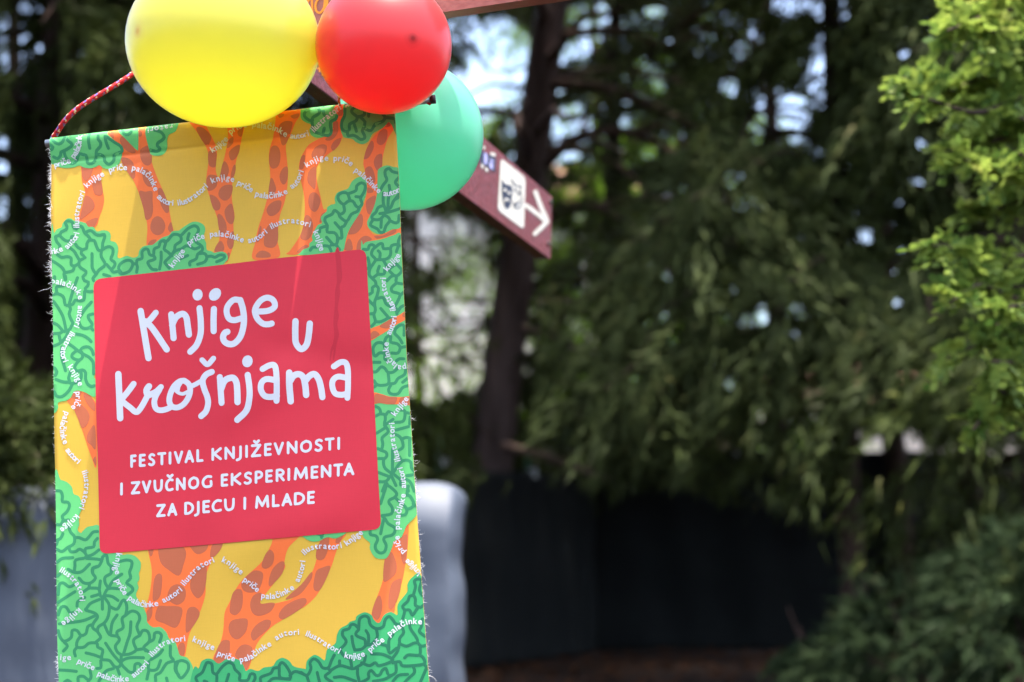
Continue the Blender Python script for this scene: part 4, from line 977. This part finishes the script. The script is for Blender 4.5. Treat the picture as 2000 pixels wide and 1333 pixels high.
streak = ("W 1470,-370 1500,-300 1525,-100 1530,40 1500,130 1507,220 1490,330 1475,430 1490,520 1470,640 1490,760 1470,850 1450,920 1440,1000 1425,1090 1405,1080 1420,960 1395,1000 1380,1100 1365,1090 1380,960 1410,880 1430,760 1418,620 1430,480 1440,330 1440,200 1465,90 1460,0 1455,-150 1440,-300")
v, f = fill_px(pts(streak), n=4)
print_part('dark_streak', v, f, 7.0, M_STREAK, panel)

Z6 = 6.665
def word(name, ls, dots=()):
    P = []
    for s, w in ls: P += stroke_polys(pts(s), w / Z6, 2.5)
    for c, cx, cy_, rx, ry, rot in dots:
        q = pts(f'{c} {cx},{cy_}')[0]
        P.append(ellipse(q[0], q[1], rx / Z6, ry / Z6, rot))
    v, f = cdt(P, [])
    return print_part(name, v, f, 8.0, M_WHT, panel)
word('title_lettering', [("V 437,456 480,700 545,1070", 84), ("V 636,478 570,560 490,640", 78), ("V 500,590 600,690 783,958", 82),
    ("V 838,500 855,650 871,812", 80), ("V 850,640 900,540 985,494 1035,540 1052,640 1070,765", 82), ("V 1206,420 1224,600 1220,760 1170,900 1088,988", 80),
    ("V 1396,432 1392,570 1394,720", 82), ("W 205,318 120,316 48,390 30,470 60,555 130,580 225,556", 78), ("W 208,318 245,440 258,600 222,770 150,868 80,892 8,862 -16,800 8,745 42,730", 82),
    ("W 415,470 560,462 650,420 660,360 620,306 550,290 470,332 410,420 404,490 440,570 510,628 580,634 622,624", 78)],
    [('V', 1180, 245, 66, 76, 0.1), ('V', 1409, 242, 90, 72, -0.85)])
word('title_lettering', [("W 929,595 925,760 934,880 1000,954 1068,900 1098,780 1114,625", 82)])
word('title_lettering', [("X 152,345 164,600 176,918", 84), ("X 352,472 280,570 205,665 190,720", 78), ("X 190,690 300,775 385,838 440,790 500,690 545,600", 76),
    ("X 552,505 520,555 535,615 570,610", 84), ("X 560,610 640,575 708,512", 74), ("X 690,545 640,630 620,710 640,790 700,815 780,800 850,765", 74),
    ("X 1010,430 950,440 880,500 830,600 815,700 850,765 920,778 1000,735 1060,650 1085,560 1070,480 1015,432", 74), ("X 880,540 930,585 990,602 1050,575", 46), ("X 950,460 925,500 915,550", 74), ("X 1090,505 1150,480 1220,440", 62),
    ("X 1370,316 1295,352 1248,430 1270,540 1308,640 1318,730 1288,830 1226,890", 78), ("X 1242,162 1314,220 1392,142", 70), ("X 1474,385 1485,560 1497,720", 80), ("X 1490,540 1540,430 1640,394 1690,450 1705,560 1710,712", 84),
    ("Y 307,358 332,520 332,660 290,820 168,942", 80), ("Y 502,282 590,236 655,236 682,320 690,500 682,695", 78), ("Y 690,432 560,414 492,462 484,555 530,630 610,646 690,630", 78),
    ("Y 852,330 852,500 864,700", 84), ("Y 862,440 910,370 975,350 1030,390 1055,500 1064,618", 82), ("Y 1060,430 1105,375 1170,346 1225,410 1258,530 1274,645", 82),
    ("Y 1420,246 1505,192 1575,200 1602,290 1607,480 1600,655", 76), ("Y 1605,398 1480,378 1412,425 1404,510 1440,595 1520,616 1600,600", 76)],
    [('Y', 303, 181, 68, 78, 0.25)])

GLY = {'F': ["0,0 0,1 1,1", "0,.52 .85,.52"], 'E': ["1,1 0,1 0,0 1,0", "0,.52 .88,.52"], 'S': ["1,.9 .6,1 .15,.9 .1,.68 .4,.55 .8,.42 .98,.22 .8,.04 .35,-.02 0,.08"],
       'T': ["0,1 1,1", ".52,1 .52,0"], 'I': [".5,0 .5,1"], 'V': ["0,1 .5,0 1,1"], 'A': ["0,0 .5,1 1,0", ".2,.32 .8,.32"], 'L': ["0,1 0,0 1,0"], 'K': ["0,0 0,1", "1,1 .05,.48", ".15,.55 1,0"],
       'N': ["0,0 0,1 1,0 1,1"], 'J': ["1,1 1,.1 .75,-.15 0,-.25"], 'O': [".5,1 .12,.82 0,.5 .12,.15 .5,0 .88,.15 1,.5 .88,.85 .5,1"], 'Z': ["0,1 1,1 0,0 1,0"], 'U': ["0,1 .05,.35 .25,.04 .55,0 .85,.12 .97,.4 1,1"],
       'C': ["1,.95 .55,1 .15,.78 0,.45 .15,.12 .5,0 1,.06"], 'G': ["1,.95 .55,1 .15,.78 0,.45 .15,.12 .5,0 1,.08 1,.5"], 'P': ["0,0 0,1", "0,1 .6,1 1,.82 .95,.55 .5,.42 0,.44"],
       'R': ["0,0 0,1", "0,1 .6,1 .95,.8 .8,.55 0,.5", ".4,.5 1,0"], 'M': ["0,0 .08,1 .5,.12 .92,1 1,0"], 'D': ["0,0 0,1", "0,1 .5,.98 .95,.7 .95,.3 .5,.02 0,0"]}
CURVY = set('SOUCGJ')
def caps_line(items, x0, y0, slope):
    P = []
    for ch, a, b in items:
        car = ch in 'ŽČ'; g = {'Ž': 'Z', 'Č': 'C'}.get(ch, ch)
        hw = 16.0
        l, r = (a + hw, b - hw) if g != 'I' else (a - 20, a + 20)
        def M(u, vv):
            zx = l + u * (r - l); base = y0 + slope * (zx - x0)
            return (220 + (zx + 0.02 * vv) / Z6, 840 + (base - 17 - vv * 134) / Z6)
        segs = []
        for s in GLY[g]:
            q = [tuple(map(float, t.split(','))) for t in s.split()]
            segs.append(([M(*t) for t in q], g in CURVY or len(q) > 5 or (g in 'PRD' and len(q) > 3)))
        if car:
            m = (l + r) / 2 + (8 if g == 'C' else 4)
            bb_ = lambda zx, h: (220 + zx / Z6, 840 + (y0 + slope * (zx - x0) - 17 - h) / Z6)
            segs.append(([bb_(m - 28, 190), bb_(m, 165), bb_(m + 30, 192)], False))
        for q, curvy in segs:
            q = np.array(q)
            if curvy: P += stroke_polys(q, 34 / Z6, 2.0)
            else:
                for i in range(len(q) - 1): P += stroke_polys(q[i:i + 2], 35 / Z6, 3.0)
    v, f = cdt(P, [])
    print_part('subtitle_lettering', v, f, 8.0, M_WHT, panel)
k = 1533
caps_line([('F', 240, 320), ('E', 352, 438), ('S', 470, 562), ('T', 590, 704), ('I', 753, 0), ('V', 805, 922), ('A', 942, 1064), ('L', 1096, 1187), ('K', 1294, 1428), ('N', 1465, 1598), ('J', 1612, 1690), ('I', 220 + k, 0), ('Ž', 278 + k, 412 + k), ('E', 452 + k, 550 + k),
           ('V', 578 + k, 708 + k), ('N', 748 + k, 884 + k), ('O', 920 + k, 1074 + k), ('S', 1108 + k, 1214 + k), ('T', 1242 + k, 1367 + k), ('I', 1423 + k, 0)], 255, 495, -0.0852)
caps_line([('I', 125, 0), ('Z', 248, 368), ('V', 390, 510), ('U', 540, 662), ('Č', 690, 800), ('N', 832, 954), ('O', 988, 1132), ('G', 1165, 1303), ('E', 1418, 1512), ('K', 1548, 1684), ('S', 184 + k, 292 + k), ('P', 330 + k, 436 + k), ('E', 470 + k, 566 + k), ('R', 606 + k, 722 + k), ('I', 775 + k, 0),
           ('M', 842 + k, 1024 + k), ('E', 1062 + k, 1160 + k), ('N', 1194 + k, 1328 + k), ('T', 1356 + k, 1480 + k), ('A', 1490 + k, 1628 + k)], 125, 855, -0.0859)
caps_line([('Z', 578, 698), ('A', 722, 848), ('D', 940, 1066), ('J', 1068, 1138), ('E', 1178, 1275), ('C', 1298, 1432), ('U', 1460, 1600), ('I', 200 + k, 0), ('M', 338 + k, 522 + k), ('L', 560 + k, 658 + k), ('A', 686 + k, 822 + k), ('D', 846 + k, 988 + k), ('E', 1020 + k, 1118 + k)], 640, 1135, -0.0851)

# wavy strings of small words: each glyph is set along its own path
GC = {}
def glyph(ch):
    if ch in GC: return GC[ch]
    cu = bpy.data.curves.new('glyph', 'FONT'); cu.body = ch; cu.size = 1.0; cu.resolution_u = 3; cu.offset = 0.011 if ch == 'g' else 0.02
    o = bpy.data.objects.new('glyph', cu); COL.objects.link(o)
    dg = bpy.context.evaluated_depsgraph_get(); dg.update()
    me = bpy.data.meshes.new_from_object(o.evaluated_get(dg))
    V = np.array([(v.co.x, v.co.y) for v in me.vertices]); F = [tuple(p.vertices) for p in me.polygons]
    bpy.data.objects.remove(o); bpy.data.curves.remove(cu); bpy.data.meshes.remove(me)
    x0, x1 = V[:, 0].min(), V[:, 0].max()
    V[:, 0] -= (x0 + x1) / 2
    GC[ch] = (V, F, x1 - x0 + 0.13)
    return GC[ch]
WORDS = """priče|A 120,655 230,625 330,595
palačink|A 375,545 440,460 480,370 490,240
ilustratori|B 438,312 438,180 A 440,1250 455,1180 485,1060 520,970
knjige|A 545,925 620,850 690,805 775,760
priče|A 835,725 930,695 1065,690
palačinke|A 1120,690 1200,708 1290,755 1350,820 1390,905 1415,970
autori|A 1445,1045 1500,1095 1580,1140 1665,1150
ilustratori|1 893,742 960,725 1040,670 1095,620
knjige|F 305,600 380,555 450,495 520,430
priče|F 550,370 620,320 700,285 770,275
palačinke|F 830,265 940,285 1050,300 1150,330 1220,370 1260,400
autori|F 1315,410 1420,415 1570,375
ilustratori|G 295,540 390,450 500,360 600,290 670,240
knjige|G 725,220 800,195 900,190
knjige|F 300,1000 380,970 480,955 590,985
priče|F 625,1015 720,1060 820,1120
palačinke|F 860,1165 960,1190 1060,1200 1180,1180 1300,1130
autori|F 1345,1080 1420,1020 1470,920 1500,840
knjige|G 200,995 280,945 380,900 485,905
priče|G 545,905 640,910 720,940 780,980
palačinke|G 810,1040 880,1090 960,1160 1030,1230 1100,1300 1140,1330
autori|H 1195,360 1290,355 1400,310 1440,290
knjige|C 790,830 850,740 900,680 950,605
priče|C 1000,540 1090,480 1210,440
palačinke|C 1270,425 1400,420 1520,440 1620,470 1710,505
autori|2 155,990 220,970 285,920
ilustratori|2 305,900 370,870 450,860 560,885
knjige|H 285,830 320,900 345,960 360,1030 375,1085
nke|B 85,650 150,640 235,605
autori|B 285,590 360,510 420,440 440,370
palačinke|D 70,95 150,105 250,130 330,165 380,200 410,260 425,310
autori|D 418,380 412,460 400,530 385,600 362,655
ilustratori|D 325,710 280,790 245,860 205,950 200,1030 235,1130
knjige|E 285,115 330,180 385,270 420,330 425,370
priče|E 392,440 395,520 375,590 330,640
palačinke|E 258,690 225,780 195,880 195,980 215,1060 240,1130
autori|E 258,1200 310,1270 370,1333 420,1380
ilustratori|M 470,5 500,100 505,200 490,320 460,420 435,490
knjige|M 395,560 330,640 260,700 185,760
knjige|M 932,1062 918,1150 900,1220 N 708,160 730,230
priče|N 722,285 760,360 812,440
palačinke|N 848,475 900,515 960,545 1040,560 1165,545
autori|5 705,878 760,850 818,805
ilustratori|5 825,782 870,730 920,680 1005,640
knjige|O 490,90 570,130 640,185 700,230
priče|O 710,290 780,340 860,410
palačinke|O 895,465 1000,475 1110,450 1250,370
autori|O 1290,310 1325,230 1350,150 1360,80
ilustratori|6 460,605 500,575 560,565 620,570 680,560
knjige|6 705,550 745,520 800,478
ilustratori|N 145,190 210,230 280,290 330,360 355,430 360,500
knjige|N 350,562 290,620 225,680 165,715
ige|N 150,1100 210,1105 275,1100
priče|N 325,1130 400,1170 500,1210
palačinke|N 530,1260 620,1300 720,1325 860,1320
autori|N 905,1290 990,1220 1065,1135
ilustratori|5 640,1190 700,1130 760,1105 833,1095
knjige|O 180,910 280,950 410,1005
priče|O 440,1055 530,1090 625,1120
palačinke|O 680,1130 800,1095 900,1020 1015,950
autori|O 1055,905 1150,855 1300,840
ilustratori|Q 35,850 140,895 260,970 390,1040
knjige|Q 440,1075 540,1090 660,1060
priče|Q 710,1025 780,960 860,905
palačinke|Q 905,860 1000,790 1100,735 1240,735
knjige|I 385,480 450,400 520,330 560,265
autori|I 425,1310 470,1210 498,1130 505,1055
ilustratori|I 495,990 480,920 430,830 390,760 370,690 365,620 365,555
palačinke|J 622,620 545,630 500,605 460,565 430,530 415,480 400,420 400,330
knjige|K 490,365 550,280 610,210 665,130
ilustratori|K 560,945 540,870 515,790 490,700 480,600 480,520 478,440
autori|K 628,1295 625,1210 610,1120 580,1015
palačinke|L 548,770 548,690 555,590 580,490 610,400 625,300
priče|L 620,1055 575,1000 550,930 540,845
knjige|R 1560,1190 1490,1120 1430,1060 1380,1010
ratori|A 1670,95 1500,125 1330,150"""
EM = 16.4
for ln in WORDS.split('\n'):
    txt, ps = ln.split('|')
    path = catmull(pts(ps), 14)
    seg = np.r_[0, np.cumsum(np.linalg.norm(np.diff(path, axis=0), axis=1))]
    adv = np.array([glyph(c)[2] for c in txt]); cen = (np.cumsum(adv) - adv / 2) / adv.sum() * seg[-1]
    Vs = []
    for c, s in zip(txt, cen):
        p = np.array([np.interp(s, seg, path[:, 0]), np.interp(s, seg, path[:, 1])])
        q0 = np.array([np.interp(s - 3, seg, path[:, 0]), np.interp(s - 3, seg, path[:, 1])]); q1 = np.array([np.interp(s + 3, seg, path[:, 0]), np.interp(s + 3, seg, path[:, 1])])
        t = (q1 - q0) / max(np.linalg.norm(q1 - q0), 1e-6)
        up = np.array([t[1], -t[0]])
        gv, gf, _ = glyph(c)
        Vs.append((p + EM * (gv[:, :1] * t + gv[:, 1:] * up), gf))
    v, f = join(Vs)
    print_part('printed_word', v, f, 5.8, M_WHT, banner)

# rod in the hem
M_METAL = mat_plain('brushed_metal', srgb(168, 170, 172), 0.35, 0.5, 0.9)
M_DARKCAP = mat_plain('dark_plastic', srgb(46, 40, 40), 0.5)
rx = np.array([90.0, 300, 600, 846]); rp = banner_plane(rx, b_top(rx) + 10.0) + 0.0 * BN
rod = obj('rod', *tube_geo(rp, 0.0068, 14), M_METAL, banner, True)
ax = (rp[-1] - rp[-2]) / np.linalg.norm(rp[-1] - rp[-2])
obj('rod_cap', *tube_geo([rp[-1] - ax * 0.004, rp[-1] + ax * 0.004], 0.0078, 14), M_DARKCAP, rod, True)
# loose threads along the two cut edges
tv, tf = [], []; n0 = 0
def thread(p, d, L, r):
    global n0
    q = [np.array(p)]
    cur = np.array(d, float)
    for i in range(3):
        cur = cur + RNG.normal(0, 0.5, 3); cur /= np.linalg.norm(cur)
        q.append(q[-1] + cur * L / 3)
    V, F = tube_geo(q, [r, r, r * 0.8, r * 0.4], 3)
    tv.extend(V); tf.extend([tuple(i + n0 for i in f) for f in F]); n0 += len(V)
for i in range(480):
    y = RNG.choice([RNG.uniform(275, 1333), RNG.uniform(290, 760), RNG.normal(412, 16), RNG.normal(345, 12), RNG.normal(520, 25), RNG.normal(1300, 12)])
    p = onto([(b_left(y), y)])[0]
    big = 1.0 if y < 620 else 0.55
    thread(p, -BT * RNG.uniform(0.5, 1.5) + np.array([0, 0, RNG.normal(0, 0.7)]) + BN * RNG.normal(0, 0.5), RNG.gamma(2.0, 0.0021) * big + 0.0015, 0.00022)
for i in range(150):
    y = RNG.uniform(400, 1333) if RNG.random() < 0.2 else RNG.uniform(800, 1333)
    p = onto([(b_right(y), y)])[0]
    thread(p, BT * RNG.uniform(0.5, 1.5) + np.array([0, 0, RNG.normal(0, 0.8)]) + BN * RNG.normal(0, 0.4), RNG.gamma(2.2, 0.0022) + 0.001, 0.00013)
fr = obj('frayed_threads', tv, tf, M_THREAD, banner); fr['kind'] = 'stuff'

# ================================================================== rope
def rope_geo(P, r, per=0.022, sides=14, step=0.0016):
    """braided cord: plaits as real bumps, flecks of blue and cream between the red"""
    P = catmull(P, 40); seg = np.r_[0, np.cumsum(np.linalg.norm(np.diff(P, axis=0), axis=1))]
    n = int(seg[-1] / step); s = np.linspace(0, seg[-1], n)
    Q = np.stack([np.interp(s, seg, P[:, i]) for i in range(3)], 1)
    T, N, B = frames(Q)
    a = np.linspace(0, 2 * math.pi, sides, endpoint=False)
    ph1 = s[:, None] / per * 2 * math.pi + 2 * a[None]; ph2 = s[:, None] / per * 2 * math.pi - 2 * a[None]
    rr = r * (1 + 0.10 * np.cos(ph1) * np.cos(ph2) - 0.05)
    V = (Q[:, None] + rr[..., None] * (np.cos(a)[None, :, None] * N[:, None] + np.sin(a)[None, :, None] * B[:, None])).reshape(-1, 3)
    F = []; MI = []
    for i in range(n - 1):
        for j in range(sides):
            kk = (j + 1) % sides
            F.append((i * sides + j, i * sides + kk, (i + 1) * sides + kk, (i + 1) * sides + j))
            c1 = (s[i] / per + 2 * a[j] / (2 * math.pi)) % 1.0; c2 = (s[i] / per - 2 * a[j] / (2 * math.pi)) % 1.0
            m = 0
            if c1 < 0.26 and c2 < 0.5: m = 1
            elif 0.26 <= c1 < 0.46 and c2 > 0.55: m = 2
            MI.append(m)
    return V, F, MI
rope_m = [mat_noise('rope_red', srgb(196, 34, 38), srgb(160, 22, 28), 400, 0.75), mat_noise('rope_blue', srgb(70, 80, 150), srgb(100, 110, 175), 300, 0.75), mat_noise('rope_cream', srgb(226, 214, 180), srgb(206, 190, 150), 300, 0.75)]
hang = unproj(585, -120, 3.24)
rl = banner_plane(np.array([101.0]), np.array([268.0]))[0]; rr_ = banner_plane(np.array([842.0]), np.array([196.0]))[0]
rope = thing('hanging_rope', rl, 'red braided rope with blue and cream flecks holding the top of the banner', 'rope')
def rope_part(P):
    V, F, MI = rope_geo(P, 0.0049)
    o = obj('rope_length', V, F, rope_m, rope, True)
    o.data.polygons.foreach_set('material_index', np.array(MI, np.int32))
a_ = unproj(150, 214, 2.955); b_ = unproj(262, 143, 2.99); c_ = unproj(430, 20, 3.15)
rope_part([rl + np.array([0, 0.004, -0.006]), rl + np.array([0.006, 0, 0.004]), a_, b_, c_, hang])
rope_part([rr_ + np.array([0, 0.004, -0.004]), rr_ + np.array([-0.012, 0.004, 0.006]), unproj(770, 115, 2.97), unproj(700, 30, 3.1), hang + np.array([0.03, 0, 0.0])])

# ================================================================== balloons
def balloon(name, px, py, depth, rpx, axis_px, label, col, deep, squash=1.0, tip_px=None, vert=1.0):
    c = unproj(px, py, depth); r = rpx * depth / FPX
    root = thing(name, c, label, 'balloon', 'balloons tied above the banner')
    root.scale = (1, 1, vert)
    prof = [(0.0, 1.0), (0.012, 0.9999), (0.028, 0.9996)]
    for a in np.linspace(math.radians(3), math.radians(148), 44): prof.append((math.sin(a) * squash, math.cos(a)))
    prof += [(0.47 * squash, -0.925), (0.37, -1.03), (0.25, -1.13), (0.15, -1.20), (0.085, -1.25), (0.06, -1.29)]
    sd = 64; V = [(0, 0, prof[0][1])]
    for rr2, z in prof[1:]:
        for j in range(sd):
            a = 2 * math.pi * j / sd; V.append((rr2 * math.cos(a), rr2 * math.sin(a), z))
    F = [(0, 1 + j, 1 + (j + 1) % sd) for j in range(sd)]
    for i in range(len(prof) - 2):
        for j in range(sd):
            kk = (j + 1) % sd
            F.append((1 + i * sd + j, 1 + (i + 1) * sd + j, 1 + (i + 1) * sd + kk, 1 + i * sd + kk))
    F.append(tuple(1 + (len(prof) - 2) * sd + j for j in range(sd)))
    me = mesh_data('body', V, F, True)
    toward = lambda a: Vector(RGT * a[0] / rpx + UPV * (-a[1] / rpx) - FWD * math.sqrt(max(0.02, 1 - (a[0] ** 2 + a[1] ** 2) / rpx ** 2)))
    q = toward(axis_px).to_track_quat('Z', 'Y')
    tl = q.inverted() @ toward(tip_px or axis_px)
    m = mat_balloon('latex_' + name, col, deep, tuple(tl)); me.materials.append(m)
    b = bpy.data.objects.new('body', me); COL.objects.link(b); b.parent = root; b.rotation_mode = 'QUATERNION'; b.rotation_quaternion = q; b.scale = (r, r, r)
    # rolled lip and knot behind
    kp = [(0.06 * math.cos(t), 0.06 * math.sin(t), -1.30 - 0.01 * math.sin(2 * t)) for t in np.linspace(0, 2 * math.pi, 13)]
    kv, kf = tube_geo(kp, 0.035, 7, False)
    kv2, kf2 = tube_geo([(0, 0, -1.29), (0, 0, -1.34), (0.01, 0, -1.4)], [0.03, 0.06, 0.09], 10)
    n = len(kv)
    me2 = mesh_data('knot', list(kv) + list(kv2), [tuple(f) for f in kf] + [tuple(i + n for i in f) for f in kf2], True); me2.materials.append(m)
    k2 = bpy.data.objects.new('knot', me2); COL.objects.link(k2); k2.parent = root; k2.rotation_mode = 'QUATERNION'; k2.rotation_quaternion = q; k2.scale = (r, r, r)
    return root
BD = lambda px, py: float((banner_plane(np.array([px]), np.array([py]))[0] - EYE) @ FWD)
balloon('balloon', 436.5, 84, BD(434, 235) - 0.085, 188, (-30, 10), 'large yellow balloon above the left half of the banner', (1.0, 0.97, 0.15), (0.85, 0.55, 0.03), 1.0, (-141, 2), 0.872)
balloon('balloon', 749.5, 90, BD(751, 200) - 0.075, 133, (30, 6), 'red balloon touching the yellow one above the banner corner', (1.0, 0.085, 0.09), (0.42, 0.015, 0.02), 1.0, (64, 6))
balloon('balloon', 797, 264, 3.07, 147.5, (-70, -40), 'green balloon half hidden behind the banner right edge', (0.26, 0.93, 0.60), (0.08, 0.6, 0.32), 1.0)

# twine looped at the hem
M_TWINE = mat_noise('twine', srgb(190, 120, 40), srgb(140, 80, 24), 500, 0.8)
tw = [unproj(690, 60, 3.0), unproj(668, 130, 2.95), unproj(661, 172, 2.925), unproj(664, 186, 2.915), unproj(662, 196, 2.912), unproj(665, 208, 2.91), unproj(666, 222, 2.912)]
t1 = catmull(tw, 10); T_, N_, B_ = frames(t1)
mb = MB()
for ph in (0, math.pi):
    ang = np.linspace(0, 26, len(t1)) + ph
    mb.tube(t1 + 0.0011 * (np.cos(ang)[:, None] * N_ + np.sin(ang)[:, None] * B_), 0.0013, 6)
tag(mb.build('twine', M_TWINE, None, True), 'thin orange twine dropping to the banner hem between the yellow and red balloons', 'twine')

# ================================================================== sign boards on their post
M_BOARD = mat_noise('sign_brown_gloss', srgb(112, 28, 20), srgb(116, 62, 68), 7, 0.36, 0.25, 60, 0.4, 9.0, None, (0.5, 0.86))  # mauve noise patches put faded scuffs and purple sky sheen into the colour
M_BOARD2 = mat_noise('sign_brown_matt', srgb(150, 90, 78), srgb(136, 78, 66), 14, 0.6, 0.1, 80, 0.4)
M_EDGE = mat_noise('sign_wood_edge', srgb(92, 74, 50), srgb(70, 56, 40), 30, 0.85, 0.3, 120, 0.2)
M_POST = mat_noise('post_wood', srgb(96, 58, 42), srgb(70, 42, 32), 12, 0.8, 0.3, 60, 0.3, stretch=(1, 1, 0.1))
M_CREAM = mat_noise('sign_cream', srgb(214, 210, 196), srgb(196, 190, 172), 25, 0.5)
M_NAVY = mat_noise('sign_navy', srgb(34, 40, 60), srgb(48, 54, 76), 40, 0.5)
M_PALE = mat_noise('sticker_pale', srgb(150, 150, 196), srgb(180, 176, 210), 60, 0.5)
M_ORTXT = mat_noise('sign_yellow', srgb(226, 140, 30), srgb(206, 120, 24), 40, 0.55)
class Board:
    def __init__(s, BLp, BRp, H, th, upv=None):
        s.o = np.array(BLp); e = np.array(BRp) - s.o; s.L = np.linalg.norm(e); s.e = e / s.L
        z = np.array([0, 0, 1.0]) if upv is None else np.array(upv, float)
        s.u = z - s.e * np.dot(z, s.e); s.u /= np.linalg.norm(s.u)
        s.n = np.cross(s.e, s.u)
        if np.dot(s.n, EYE - s.o) < 0: s.n = -s.n
        s.H, s.th = H, th
    def hit(s, P, off):
        P = np.asarray(P, float).reshape(-1, 2); out = []
        for x, y in P:
            d = FWD + (x - 1000) / FPX * RGT + (PH / 2 - y) / FPX * UPV
            t = ((s.o + s.n * off - EYE) @ s.n) / (d @ s.n); out.append(EYE + t * d)
        return np.array(out)
    def pt(s, a, b, off=0.0): return s.o + s.e * a + s.u * b + s.n * off
    def flat(s, name, polys, off, mat, parent):
        v, f = cdt(polys, [])
        return obj(name, s.hit(v, off), f, mat, parent)

postg = np.array([-0.40, 0, 0])
pc = unproj(722, 100, 3.74)
post = thing('signpost', (pc[0], pc[1], 0), 'brown wooden signpost standing hidden behind the banner', 'post')
mb = MB(); w = 0.05
mb.box((pc[0], pc[1], 1.6), (w, 0, 0), (0, w, 0), (0, 0, 1.6)); mb.build('shaft', M_POST, post)
mb = MB(); mb.prism([(pc[0] - w - .01, pc[1] - w - .01, 3.2), (pc[0] + w + .01, pc[1] - w - .01, 3.2), (pc[0] + w + .01, pc[1] + w + .01, 3.2), (pc[0] - w - .01, pc[1] + w + .01, 3.2)], (0, 0, 0.03)); mb.build('cap', M_POST, post)

# board that points away to the right: masks and an arrow
b2 = Board(unproj(590, 147, 3.20), unproj(1075, 506, 4.8), 0.182, 0.032)
sg = thing('direction_sign', b2.pt(0, 0), 'glossy brown sign board with theatre masks and a white arrow', 'sign', 'boards on the signpost')
poly = [b2.pt(0, 0), b2.pt(b2.L, 0), b2.pt(b2.L + 0.012, b2.H), b2.pt(0, b2.H)]
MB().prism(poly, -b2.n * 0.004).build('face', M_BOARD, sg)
MB().prism([p - b2.n * 0.0042 for p in poly], -b2.n * b2.th).build('core', M_EDGE, sg)
plate = rounded(pts("Z 400,300 650,500 632,1020 368,820"), 9)
plate_o = b2.flat('pictogram_plate', [plate], 0.001, M_CREAM, sg)
b2.flat('dark_mask', [catmull(pts("Z 415,522 445,562 512,590 512,690 500,770 468,806 435,770 418,690 412,600"), 5, True)], 0.002, M_NAVY, plate_o)
b2.flat('mask_face', [catmull(pts("Z 445,603 460,622 452,640 432,635 430,615"), 4, True), catmull(pts("Z 482,632 498,650 492,670 474,664 472,645"), 4, True), catmull(pts("Z 455,700 435,720 430,765 452,725 485,740 478,712"), 4, True)], 0.003, M_CREAM, plate_o)
b2.flat('light_mask', [q for ln, w_ in (("Z 512,520 545,570 610,592", 2.4), ("Z 530,740 545,790 575,805 605,770 612,700", 2.2), ("Z 535,770 560,765 580,740", 3.6), ("Z 545,618 548,630", 4.0), ("Z 582,645 584,660", 4.0), ("Z 600,600 605,680", 1.2)) for q in stroke_polys(pts(ln), w_)], 0.002, M_NAVY, plate_o)
b2.flat('arrow', [q for ln in ("Z 748,642 800,780 866,938", "Z 658,778 760,856 862,938", "Z 866,938 800,1005 742,1060") for q in stroke_polys(pts(ln), 8.5)], 0.001, M_CREAM, sg)
b2.flat('sticker', [pts("Z 195,225 352,300 345,440 190,350")], 0.001, M_NAVY, sg)
b2.flat('sticker_marks', [catmull(pts(z), 4, True) for z in ("Z 285,350 310,345 325,375 318,415 290,400", "Z 235,255 262,262 268,330 255,370 232,345", "Z 290,312 322,322 330,345 300,335")], 0.002, M_PALE, sg)
b2.flat('cream_letter_tips', [catmull(pts(z), 4, True) for z in ("Z 300,245 345,255 345,285 302,275", "Z 225,180 245,190 240,215 225,210", "Z 205,360 228,372 225,402 205,398", "Z 245,395 272,412 268,440 245,425")], 0.0012, M_CREAM, sg)
for q in ("Z 895,745", "Z 872,1165"):
    c = b2.hit(pts(q), 0.0)[0]
    obj('nail', *tube_geo([c - b2.n * 0.002, c + b2.n * 0.004], 0.008, 10), M_DARKCAP, sg, True)
b2.flat('yellow_letters', [q for ln in ("0 621,122 618,134 626,133", "0 624,126 624,141", "0 631,139 629,146 633,150") for q in stroke_polys(pts(ln), 2.4)], 0.001, M_ORTXT, sg)

# board facing us above the balloons
b1 = Board(unproj(560, 70, 3.15), unproj(1100, -11, 2.83), 0.17, 0.03)
s1 = thing('direction_sign', b1.pt(0, 0), 'brown sign board with yellow letters behind the tops of the balloons', 'sign', 'boards on the signpost')
poly = [b1.pt(0, 0), b1.pt(b1.L, 0), b1.pt(b1.L, b1.H), b1.pt(0, b1.H)]
MB().prism(poly, -b1.n * 0.004).build('face', M_BOARD2, s1)
MB().prism([p - b1.n * 0.0042 for p in poly], -b1.n * b1.th).build('core', M_BOARD2, s1)
b1.flat('yellow_letters', [q for ln in ("0 598,-22 601,10 601,26", "0 600,8 604,-2 609,2 610,27", "0 633,-4 622,-2 616,10 618,22 626,25 633,14 635,-6", "0 635,-6 634,22", "0 641,-40 638,22", "0 650,-14 656,-2") for q in stroke_polys(pts(ln), 4.2)], 0.001, M_ORTXT, s1)

# brackets that carry the two boards on the post
for bd, tt_b in ((b1, 0.08), (b2, 0.09)):
    a_b = bd.pt(0, tt_b, -bd.th - 0.006); k_b = float(np.dot(np.array([pc[0], pc[1], a_b[2]]) - a_b, bd.e)); a_b = a_b + bd.e * k_b
    p_b = np.array([pc[0], pc[1], a_b[2]])
    obj('bracket', *tube_geo([p_b, a_b], 0.016, 10), M_DARKCAP, post, True)
